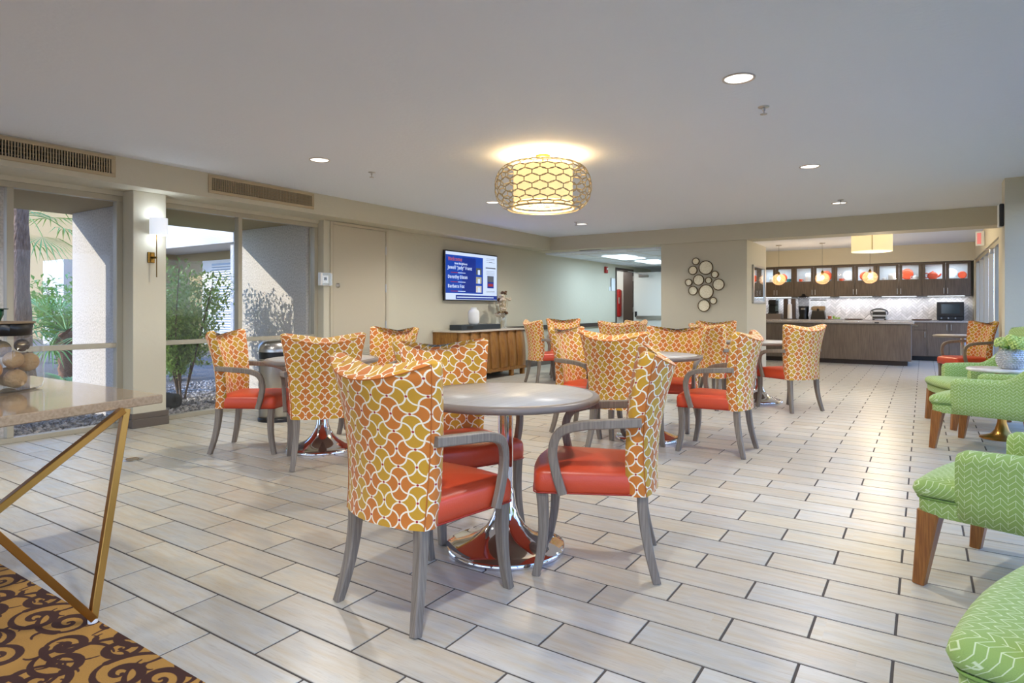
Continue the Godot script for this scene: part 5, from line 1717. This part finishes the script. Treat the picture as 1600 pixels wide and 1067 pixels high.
	var contents := [
		[Vector3(0.019, 0.100, 0.075), 0.046, "gourd", "smooth honey-coloured gourd in the middle of the jar"],
		[Vector3(0.076, 0.056, 0.005), 0.045, "dried_ball", "rough tan dried ball at the bottom corner of the jar"],
		[Vector3(0.080, 0.143, 0.020), 0.040, "dried_ball", "brown dried ball with a dark hole in the jar"],
		[Vector3(-0.072, 0.056, 0.075), 0.045, "twig_ball", "woven golden twig ball at the bottom of the jar"],
		[Vector3(-0.058, 0.165, 0.070), 0.049, "wood_rose", "layered dark wood rose in the jar"],
		[Vector3(0.014, 0.190, 0.010), 0.040, "dried_pod", "fuzzy pale dried pod near the jar top"],
		[Vector3(0.083, 0.205, -0.025), 0.030, "dried_pod", "dark brown dried pod at the jar corner"],
		[Vector3(-0.078, 0.108, -0.008), 0.038, "gourd", "small orange gourd behind the twig ball"],
		[Vector3(-0.010, 0.058, -0.060), 0.047, "dried_ball", "large tan dried ball deep in the jar"],
		[Vector3(0.070, 0.125, -0.075), 0.046, "dried_ball", "pale dried ball at the back of the jar"],
		[Vector3(-0.060, 0.185, -0.060), 0.043, "gourd", "yellow gourd at the back of the jar"]]
	for e in contents:
		var R: float = e[1]
		var p: Vector3 = C + (e[0] as Vector3).rotated(Vector3.UP, deg_to_rad(33.3))
		var n: String = e[2]
		var t2 := thing(n, e[3], "dried decor", p - Vector3(0, R, 0), rng.randf_range(-30, 30), "dried decorations in the glass jar")
		if n == "twig_ball":
			for k in 16:
				var m := MB.new()
				m.ring(Vector3(0, R, 0), R * 0.93, 0.0026, Basis.from_euler(Vector3(rng.randf() * TAU, rng.randf() * TAU, rng.randf() * TAU)), 28, 4)
				part("twig", m, M.oak if k % 2 else tan, t2)
		elif n == "wood_rose":
			for ringi in 5:
				var cnt := 5 + ringi
				for k in cnt:
					var m := MB.new()
					var a := TAU * (k + 0.5 * (ringi % 2)) / cnt
					var rr := R * (0.22 + 0.19 * ringi)
					var b := Basis(Vector3.BACK, a)
					var pts := []
					for row in 4:
						var q := row / 3.0
						var loop := PackedVector3Array()
						for c2 in 5:
							var w := (c2 / 4.0 - 0.5) * 2.0
							loop.push_back(Vector3(0, R, 0) + b * Vector3(w * R * 0.32 * sin(PI * (0.25 + 0.6 * q)), rr * (0.5 + 0.5 * q) + 0.004 * q, R * (0.75 - 0.16 * ringi) - R * 0.25 * (1 - q) - 0.006 * w * w))
						pts.append(loop)
					m.loft(pts, null, false, false, 0)
					part("petal", m, mat(Color(0.45, 0.32, 0.20), 0.6) if k % 2 else mat(Color(0.33, 0.22, 0.14), 0.6), t2)
			var core := MB.new(); core.ball(Vector3(0, R, 0), Vector3.ONE * R * 0.62, 12, 8)
			part("core", core, mat(Color(0.30, 0.19, 0.11), 0.7), t2)
		else:
			var m := MB.new()
			m.ball(Vector3(0, R, 0), Vector3(R, R * 0.95, R), 24, 16)
			var col: Color = {"gourd": Color(0.74, 0.50, 0.18), "dried_ball": Color(0.66, 0.52, 0.34), "dried_pod": Color(0.58, 0.45, 0.26)}[n]
			if String(e[3]).begins_with("dark"): col = Color(0.25, 0.16, 0.10)
			if String(e[3]).begins_with("small orange"): col = Color(0.72, 0.33, 0.09)
			var mm := mat(col, 0.35 if n == "gourd" else 0.85)
			if n != "gourd": relief(mm, noise_tex(0.06, 128, 72), 0.5, 7.0, false)
			part("body", m, mm, t2)
			var stub := MB.new(); stub.lathe([Vector2(R * 0.12, R * 1.9), Vector2(R * 0.08, R * 2.02), Vector2(0, R * 2.03)], Vector3.ZERO, 10)
			part("stem_scar", stub, M.oak_dark, t2)

func build_side_table() -> void:
	var t := thing("side_table", "small round marble side table on a brass trumpet base", "side table", Vector3(0.60, 0, -7.28))
	var a := MB.new(); a.lathe([Vector2(0, 0.618), Vector2(0.262, 0.618), Vector2(0.272, 0.625), Vector2(0.272, 0.636), Vector2(0.266, 0.642), Vector2(0, 0.642)], Vector3.ZERO, 48)
	part("top", a, M.marble, t)
	var b := MB.new(); b.lathe([Vector2(0.17, 0), Vector2(0.17, 0.008), Vector2(0.13, 0.018), Vector2(0.085, 0.04), Vector2(0.055, 0.08), Vector2(0.036, 0.15), Vector2(0.03, 0.30), Vector2(0.03, 0.50), Vector2(0.05, 0.59), Vector2(0.09, 0.618)], Vector3.ZERO, 40)
	part("base", b, M.brass, t)
	var V := Vector3(0.665, 0.642, -7.27)
	var p := thing("vase", "round silver vase with a hammered scale surface on the side table", "vase", V)
	var prof := func(y: float) -> float: return 0.062 + 0.045 * sin(PI * clampf((y + 0.02) / 0.22, 0, 1))
	var vm := MB.new()
	var pr := [Vector2(0, 0), Vector2(0.065, 0)]
	for k in 10: pr.append(Vector2(prof.call(0.01 + 0.019 * k), 0.01 + 0.019 * k))
	pr.append(Vector2(0.058, 0.185)); pr.append(Vector2(0.05, 0.15)); pr.append(Vector2(0, 0.14))
	vm.lathe(pr, Vector3.ZERO, 32)
	var silver := mat(Color(0.80, 0.80, 0.80), 0.3, 0.7)
	part("body", vm, silver, p)
	var sc := MB.new()
	for row in 10:
		var y := 0.018 + row * 0.0165
		var r: float = prof.call(y)
		for k in 24:
			var an := TAU * (k + 0.5 * (row % 2)) / 24
			sc.ball(Vector3(cos(an) * r, y, sin(an) * r), Vector3(0.011, 0.0075, 0.011), 6, 4)
	var so := part("scales", sc, silver, p)
	so.set_meta("kind", "stuff")
	var bq := thing("hydrangea_bouquet", "pale green hydrangea flowers with dark leaves in the silver vase", "flowers", V + Vector3(0, 0.15, 0))
	var petal := mat(Color(0.80, 0.86, 0.50), 0.8)
	petal.backlight_enabled = true; petal.backlight = Color(0.4, 0.45, 0.2)
	for h in [Vector3(-0.075, 0.085, 0.02), Vector3(0.0, 0.11, 0.035), Vector3(0.07, 0.095, 0.0), Vector3(0.0, 0.10, -0.06), Vector3(0.04, 0.07, 0.075)]:
		var m := MB.new()
		for k in 60:
			var z := 1.0 - 1.6 * (k + 0.5) / 60.0
			var an := k * 2.39996
			var n := Vector3(sqrt(1 - z * z) * cos(an), z, sqrt(1 - z * z) * sin(an))
			var c: Vector3 = h + n * 0.052 * rng.randf_range(0.9, 1.1)
			var s1 := n.cross(Vector3(0.3, 1, 0.2)).normalized(); var s2 := n.cross(s1)
			for q in 4:
				var d1 := s1.rotated(n, q * PI / 2 + an); var d2 := s2.rotated(n, q * PI / 2 + an)
				m.quad(c, c + (d1 + d2) * 0.006 + n * 0.002, c + d1 * 0.014 + n * 0.004, c + (d1 - d2) * 0.006 + n * 0.002)
		part("flower_head", m, petal, bq)
	for k in 7:
		var an := TAU * k / 7 + 0.3
		leaf_part(bq, Vector3(cos(an) * 0.04, 0.03, sin(an) * 0.04), Vector3(cos(an), 0.25, sin(an)), 0.13, 0.06, M.leaves[0])
	var st := MB.new()
	for k in 5: st.tube([Vector3(0, -0.01, 0), Vector3(cos(k * 1.3) * 0.03, 0.07, sin(k * 1.3) * 0.03)], 0.004, 5, Vector3(0, 0, 1))
	part("stems", st, M.leaves[0], bq)

func leaf_part(parent: Node, at: Vector3, dir: Vector3, length: float, width: float, m: Material) -> void:
	var b := MB.new()
	leaf(b, at, dir.normalized(), length, width)
	part("leaf", b, m, parent)

func leaf(b: MB, at: Vector3, dir: Vector3, length: float, width: float) -> void:
	var s := dir.cross(Vector3.UP)
	if s.length() < 0.05: s = Vector3.RIGHT
	s = s.normalized()
	var n := s.cross(dir).normalized()
	var mid := at + dir * length * 0.5 + n * length * 0.06
	var tip := at + dir * length - n * length * 0.05
	b.tri(at, mid, mid + s * width * 0.5 + n * width * 0.15)
	b.tri(mid, tip, mid + s * width * 0.5 + n * width * 0.15)
	b.tri(at, mid - s * width * 0.5 + n * width * 0.15, mid)
	b.tri(mid, mid - s * width * 0.5 + n * width * 0.15, tip)

# ------------------------------------------------------------------ the courtyard outside
func shrub(label: String, at: Vector3, h: float, spread: float, n: int, lm: int, bare := 0.3, ls := 1.0) -> void:
	var t := thing("shrub", label, "shrub", at)
	var st := MB.new(); var lf := MB.new()
	for k in 9:
		var a := TAU * k / 9 + rng.randf() * 0.5
		var top := Vector3(cos(a) * spread * rng.randf_range(0.3, 0.9), h * rng.randf_range(0.65, 1.0), sin(a) * spread * rng.randf_range(0.3, 0.9))
		var path := spline([Vector3(cos(a) * 0.04, 0, sin(a) * 0.04), top * 0.45 + Vector3(rng.randf_range(-0.08, 0.08), 0, rng.randf_range(-0.08, 0.08)), top], 5)
		var rad := []
		for q in path.size(): rad.append(lerpf(0.014, 0.004, float(q) / path.size()))
		st.tube(path, rad, 5, Vector3(0.3, 0.1, 1))
		for q in n / 9:
			var s := rng.randf_range(bare, 1.0)
			var p: Vector3 = path[int(s * (path.size() - 1))]
			p += Vector3(rng.randf_range(-1, 1), rng.randf_range(-0.7, 0.9), rng.randf_range(-1, 1)) * 0.17 * (0.5 + s)
			var d := Vector3(rng.randf_range(-1, 1), rng.randf_range(-0.3, 1), rng.randf_range(-1, 1)).normalized()
			leaf(lf, p, d, rng.randf_range(0.05, 0.085) * ls, rng.randf_range(0.022, 0.034) * ls)
	part("stems", st, M.branch, t)
	var o := part("foliage", lf, M.leaves[lm], t)
	o.set_meta("kind", "stuff")

func fan_palm(label: String, at: Vector3, trunk_h: float, trunk_r: float, fronds: int, size: float, low := -0.3) -> void:
	var t := thing("fan_palm", label, "palm", at)
	var tr := MB.new()
	var prof := []
	for k in 13: prof.append(Vector2(trunk_r * (1.0 + 0.18 * (k % 2)) * lerpf(1.05, 0.95, k / 12.0), trunk_h * k / 12.0))
	prof.append(Vector2(0, trunk_h + 0.02))
	tr.lathe(prof, Vector3.ZERO, 14)
	var to := part("trunk", tr, M.palm_bark, t)
	var bo := MB.new()
	for k in int(trunk_h * 90):
		var a := k * 2.4; var y := trunk_h * fmod(k * 0.618, 1.0)
		var d := Vector3(cos(a), 0.9, sin(a)).normalized()
		leaf(bo, Vector3(cos(a) * trunk_r, y, sin(a) * trunk_r), d, 0.12, 0.05)
	var bt := part("leaf_boots", bo, M.palm_bark, to)
	bt.set_meta("kind", "stuff")
	for k in fronds:
		var a := k * 2.39996
		var up := lerpf(1.0, low, float(k) / fronds)
		var d := Vector3(cos(a), up, sin(a)).normalized()
		var base := Vector3(0, trunk_h, 0)
		var hub := base + d * size * 0.62 - Vector3(0, size * 0.10 * (1.0 - up), 0)
		var f := MB.new()
		f.tube(spline([base, base + d * size * 0.35 + Vector3(0, 0.03, 0), hub], 3), 0.010, 5, Vector3(0.2, 0.3, 1))
		var s := d.cross(Vector3.UP).normalized()
		var n := s.cross(d).normalized()
		for q in 21:
			var fa := (q / 20.0 - 0.5) * 3.6
			var ld := (d * cos(fa) + s * sin(fa)).normalized()
			leaf(f, hub, (ld - n * 0.12 - Vector3(0, 0.12, 0)).normalized(), size * (0.62 + 0.22 * cos(fa * 0.6)), 0.032)
		part("frond", f, M.leaves[1 + k % 3], t)

func build_outside() -> void:
	structure("ground_gravel", Vector3(-60, -0.30, -60), Vector3(-6.95, -0.03, 40), M.gravel, "grey gravel bed outside the windows")
	structure("ground_back", Vector3(-6.95, -0.30, 4.4), Vector3(1.2, -0.03, 40), M.stucco)
	structure("ground_right", Vector3(1.2, -0.30, -60), Vector3(40, -0.03, 40), M.gravel)
	# loose pebbles near the glass
	var pm := MB.new()
	pm.ball(Vector3.ZERO, Vector3(0.016, 0.010, 0.013), 6, 4)
	var mm := MultiMesh.new()
	mm.transform_format = MultiMesh.TRANSFORM_3D
	mm.use_colors = true
	mm.mesh = pm.mesh()
	var pmat := mat(Color.WHITE, 0.95)
	pmat.vertex_color_use_as_albedo = true
	mm.mesh.surface_set_material(0, pmat)
	mm.instance_count = 9000
	for i in 9000:
		var p := Vector3(-6.96 - 3.0 * pow(rng.randf(), 1.4), -0.026 + rng.randf() * 0.012, rng.randf_range(-6.4, -0.5))
		var s := rng.randf_range(0.7, 1.8)
		mm.set_instance_transform(i, Transform3D(Basis.from_euler(Vector3(rng.randf() * 0.6, rng.randf() * TAU, rng.randf() * 0.6)).scaled(Vector3.ONE * s), p))
		var g := rng.randf_range(0.14, 0.55)
		mm.set_instance_color(i, Color(g, g * 0.95, g * 0.90))
	var mi := MultiMeshInstance3D.new()
	mi.multimesh = mm
	mi.name = "pebbles"
	add_child(mi)
	mi.set_meta("kind", "stuff")
	tag(mi, "loose grey pebbles on the gravel outside the windows", "pebbles")
	# deep stucco fins and the overhang they carry
	var f := structure_node("wall_outside", "stucco fins and overhang shading the windows outside")
	for e in [[-3.62, -3.42], [-5.74, -5.54], [-2.26, -2.10], [0.1, 0.3], [-8.2, -8.0]]:
		boxpart("fin", Vector3(-8.65, -0.2, e[0]), Vector3(-6.95, 2.36, e[1]), M.stucco, f, 0.02)
	boxpart("overhang", Vector3(-8.75, 2.345, -17.8), Vector3(-6.95, 2.95, 4.4), M.tan_stucco, f)
	boxpart("roof", Vector3(-8.75, 2.95, -17.9), Vector3(1.3, 3.1, 4.5), M.stucco, f)
	boxpart("porch_roof", Vector3(-8.75, 2.95, 4.5), Vector3(1.3, 3.1, 9.6), M.stucco, f)
	# wing of the building across the courtyard
	var b := thing("courtyard_building", "tan stucco building wing across the courtyard with a shuttered window", "building", Vector3(-18, 0, -9.5))
	var o3 := Vector3(-18, 0, -9.5)
	boxpart("wall", Vector3(-34, -0.2, -11.2) - o3, Vector3(-9.5, 6.5, -10.3) - o3, M.tan_stucco, b)
	boxpart("parapet", Vector3(-21.5, 2.80, -10.3) - o3, Vector3(-9.5, 6.5, -9.0) - o3, M.stucco, b)
	boxpart("pier", Vector3(-25.2, -0.2, -10.3) - o3, Vector3(-23.6, 2.8, -9.1) - o3, M.stucco, b)
	boxpart("pier", Vector3(-19.6, -0.2, -10.3) - o3, Vector3(-18.9, 2.8, -9.4) - o3, M.tan_stucco, b)
	boxpart("pier", Vector3(-14.3, -0.2, -10.3) - o3, Vector3(-13.9, 2.8, -9.1) - o3, M.stucco, b)
	var w := Node3D.new(); w.name = "window"; b.add_child(w)
	boxpart("frame", Vector3(-17.4, 0.15, -10.3) - o3, Vector3(-14.5, 2.55, -10.2) - o3, M.white_paint, w)
	var pane_m := mat(Color(0.50, 0.60, 0.70), 0.3)
	boxpart("pane", Vector3(-16.9, 0.3, -10.2) - o3, Vector3(-14.8, 1.85, -10.18) - o3, pane_m, w)
	boxpart("pane", Vector3(-16.9, 1.98, -10.2) - o3, Vector3(-14.8, 2.45, -10.18) - o3, pane_m, w)
	for k in 22: boxpart("blind_slat", Vector3(-16.85, 0.33 + k * 0.07, -10.18) - o3, Vector3(-14.85, 0.37 + k * 0.07, -10.14) - o3, M.white_paint, w)
	for k in 6: boxpart("blind_slat", Vector3(-16.85, 2.0 + k * 0.07, -10.18) - o3, Vector3(-14.85, 2.04 + k * 0.07, -10.14) - o3, M.white_paint, w)
	# planting
	var tr := thing("tree_trunk", "thick rough-barked tree trunk outside the wide window", "tree", Vector3(-10.2, -0.05, -3.42))
	var tm := MB.new()
	var prof := []
	for k in 15: prof.append(Vector2(0.115 - 0.025 * k / 14.0 + 0.01 * sin(k * 2.1) + 0.10 * pow(1.0 - k / 14.0, 6.0), 4.2 * k / 14.0))
	tm.lathe(prof, Vector3.ZERO, 20)
	part("trunk", tm, M.bark, tr)
	var cr := MB.new()
	for k in 900:
		var n := Vector3(rng.randf_range(-1, 1), rng.randf_range(-0.4, 1), rng.randf_range(-1, 1))
		leaf(cr, Vector3(0, 4.9, 0) + n * 1.1, Vector3(rng.randf_range(-1, 1), rng.randf_range(-1, 0.6), rng.randf_range(-1, 1)).normalized(), 0.22, 0.05)
	var cro := part("crown", cr, M.leaves[1], tr)
	cro.set_meta("kind", "stuff")
	fan_palm("low fan palm with shaggy trunk beside the tree trunk", Vector3(-12.2, -0.05, -4.75), 0.85, 0.11, 18, 1.0)
	fan_palm("small fan palm close behind the glass at the fin", Vector3(-9.5, -0.05, -3.80), 0.12, 0.05, 9, 0.36, 0.1)
	fan_palm("tall fan palm whose fronds hang at the top of the wide window", Vector3(-16.6, -0.05, -5.6), 3.3, 0.10, 14, 1.2, -0.6)
	shrub("dense green shrub behind the low fan palm", Vector3(-14.0, -0.05, -5.55), 1.9, 0.9, 3600, 1, 0.05, 1.9)
	shrub("broad green shrub further along behind the palms", Vector3(-15.9, -0.05, -6.5), 1.6, 1.0, 3600, 2, 0.05, 1.9)
	shrub("open green shrub with bare lower stems outside the two-light window", Vector3(-8.35, -0.05, -4.60), 1.85, 0.6, 5400, 2, 0.42, 1.25)
	shrub("pale green shrub behind the open shrub", Vector3(-10.6, -0.05, -5.75), 1.5, 0.5, 1800, 2, 0.2, 1.5)
	for e in [[Vector3(-7.75, -0.05, -4.12), 0.13, "dark round boulder on the gravel under the open shrub"]]:
		var rm := MB.new()
		rm.ball(Vector3(0, e[1] * 0.7, 0), Vector3(e[1] * 1.2, e[1] * 0.85, e[1]), 18, 12)
		for i in rm.v.size():
			var q := rm.v[i]
			rm.v[i] = q * (1.0 + 0.10 * sin(q.x * 23.0) * cos(q.z * 19.0 + q.y * 11.0))
		var ro := one("boulder", rm, M.rock, e[2], "rock")
		ro.position = e[0]

# ------------------------------------------------------------------ putting it together
func _ready() -> void:
	rng.seed = 2024
	var cam := Camera3D.new()
	cam.name = "camera"
	add_child(cam)
	cam.position = Vector3(0, 1.2, 0)
	cam.rotation_degrees = Vector3(0, 33.32126, 0)
	cam.projection = Camera3D.PROJECTION_FRUSTUM
	cam.near = 0.05
	cam.far = 200.0
	cam.size = cam.near * 1067.0 / 978.705
	cam.frustum_offset = Vector2(0, -cam.near * (533.5 - 480.93) / 978.705)
	cam.current = true
	var env := Environment.new()
	env.background_mode = Environment.BG_SKY
	var sky := Sky.new()
	var sm := ProceduralSkyMaterial.new()
	sm.sky_top_color = Color(0.36, 0.55, 0.85)
	sm.sky_horizon_color = Color(0.80, 0.87, 0.95)
	sm.ground_bottom_color = Color(0.5, 0.47, 0.43)
	sm.ground_horizon_color = Color(0.72, 0.72, 0.70)
	sm.energy_multiplier = 4.8
	sky.sky_material = sm
	env.sky = sky
	env.tonemap_mode = Environment.TONE_MAPPER_LINEAR
	env.tonemap_exposure = 1.1
	env.sdfgi_enabled = true
	env.ssao_enabled = true
	env.ssil_enabled = true
	var we := WorldEnvironment.new()
	we.name = "world"
	we.environment = env
	add_child(we)
	var sun := DirectionalLight3D.new()
	sun.name = "sun"
	sun.light_color = Color(1.0, 0.97, 0.92)
	sun.light_energy = 1.4
	sun.light_angular_distance = 0.6
	sun.shadow_enabled = true
	add_child(sun)
	sun.look_at_from_position(Vector3.ZERO, Vector3(0.73, -0.50, -1.0))
	make_materials()
	build_shell()
	build_ceiling_things()
	build_wall_things()
	# tables
	for e in [[Vector3(-1.755, 0, -2.611), 0.47, "round pale-topped pedestal table nearest the carpet, chairs on three sides"],
			[Vector3(-4.29, 0, -3.58), 0.47, "round pedestal table by the windows and the steel bin"],
			[Vector3(-2.12, 0, -5.50), 0.47, "round pedestal table under the big honeycomb pendant"],
			[Vector3(-1.78, 0, -8.455), 0.47, "round pedestal table in front of the kitchen island"],
			[Vector3(-4.69, 0, -9.36), 0.47, "round pedestal table by the hallway and the sideboard"],
			[Vector3(0.515, 0, -12.12), 0.40, "small pedestal table against the glazed door wall of the kitchen"]]:
		pedestal_table("pedestal_table", e[2], e[0], e[1])
	# chairs
	var proto := make_chair()
	var chairs := [
		[-1.7525, -2.0, -5.3, "patterned armchair with its back to the carpet at the table nearest the carpet"],
		[-1.306, -2.735, 112.7, "patterned armchair on the armchair-row side of the table nearest the carpet"],
		[-2.18, -2.785, -114.0, "patterned armchair on the window side of the table nearest the carpet"],
		[-4.80, -3.27, -56.0, "patterned armchair beside the windows at the window table"],
		[-3.947, -3.29, 54.0, "patterned armchair with its back to the nearest table, at the window table"],
		[-4.40, -4.33, 180.0, "patterned armchair on the flush door side of the window table"],
		[-2.12, -4.97, 0.0, "patterned armchair facing the kitchen at the table under the pendant"],
		[-1.46, -5.39, 90.0, "patterned armchair on the armchair-row side of the table under the pendant"],
		[-2.73, -5.48, -92.0, "patterned armchair on the window side of the table under the pendant"],
		[-2.14, -6.15, 184.0, "patterned armchair on the kitchen side of the table under the pendant"],
		[-1.332, -8.03, 54.4, "patterned armchair standing clear in front of the island, at its table"],
		[-2.05, -7.75, -35.0, "patterned armchair with back to the pendant table, at the island table"],
		[-2.42, -9.20, 218.0, "patterned armchair under the round plates, at the island table"],
		[-5.04, -8.66, -35.6, "patterned armchair next to the sideboard end, at the hallway table"],
		[-5.25, -9.65, 213.0, "patterned armchair against the handrail wall, at the hallway table"],
		[-3.75, -8.65, 15.0, "patterned armchair with its back to the lounge, at the hallway table"],
		[-4.03, -9.40, 82.0, "patterned armchair before the white door, at the hallway table"],
		[0.52, -11.31, 116.75, "patterned armchair behind the square column by the glazed doors"]]
	for i in chairs.size():
		var c: Array = chairs[i]
		var at := Vector3(c[0], 0, c[1])
		if i == 0:
			proto.position = at; proto.rotation_degrees.y = c[2]; proto.set_meta("label", c[3])
		else: copy_of(proto, c[3], at, c[2])
	var arm := make_armchair()
	var greens := [[0.495, -7.956, 107.8, "green chevron armchair turned to the carpet, beyond the marble side table"], [0.53, -6.67, 70.5, "green chevron armchair this side of the marble side table"], [0.454, -3.454, 70.0, "green chevron armchair standing alone between the side table and the carpet"], [0.53, -1.96, 72.0, "green chevron armchair next to the carpet edge"]]
	for i in greens.size():
		var c: Array = greens[i]
		var at := Vector3(c[0], 0, c[1])
		if i == 0:
			arm.position = at; arm.rotation_degrees.y = c[2]; arm.set_meta("label", c[3])
		else: copy_of(arm, c[3], at, c[2])
	build_side_table()
	build_console()
	build_trash_can()
	build_kitchen()
	build_outside()
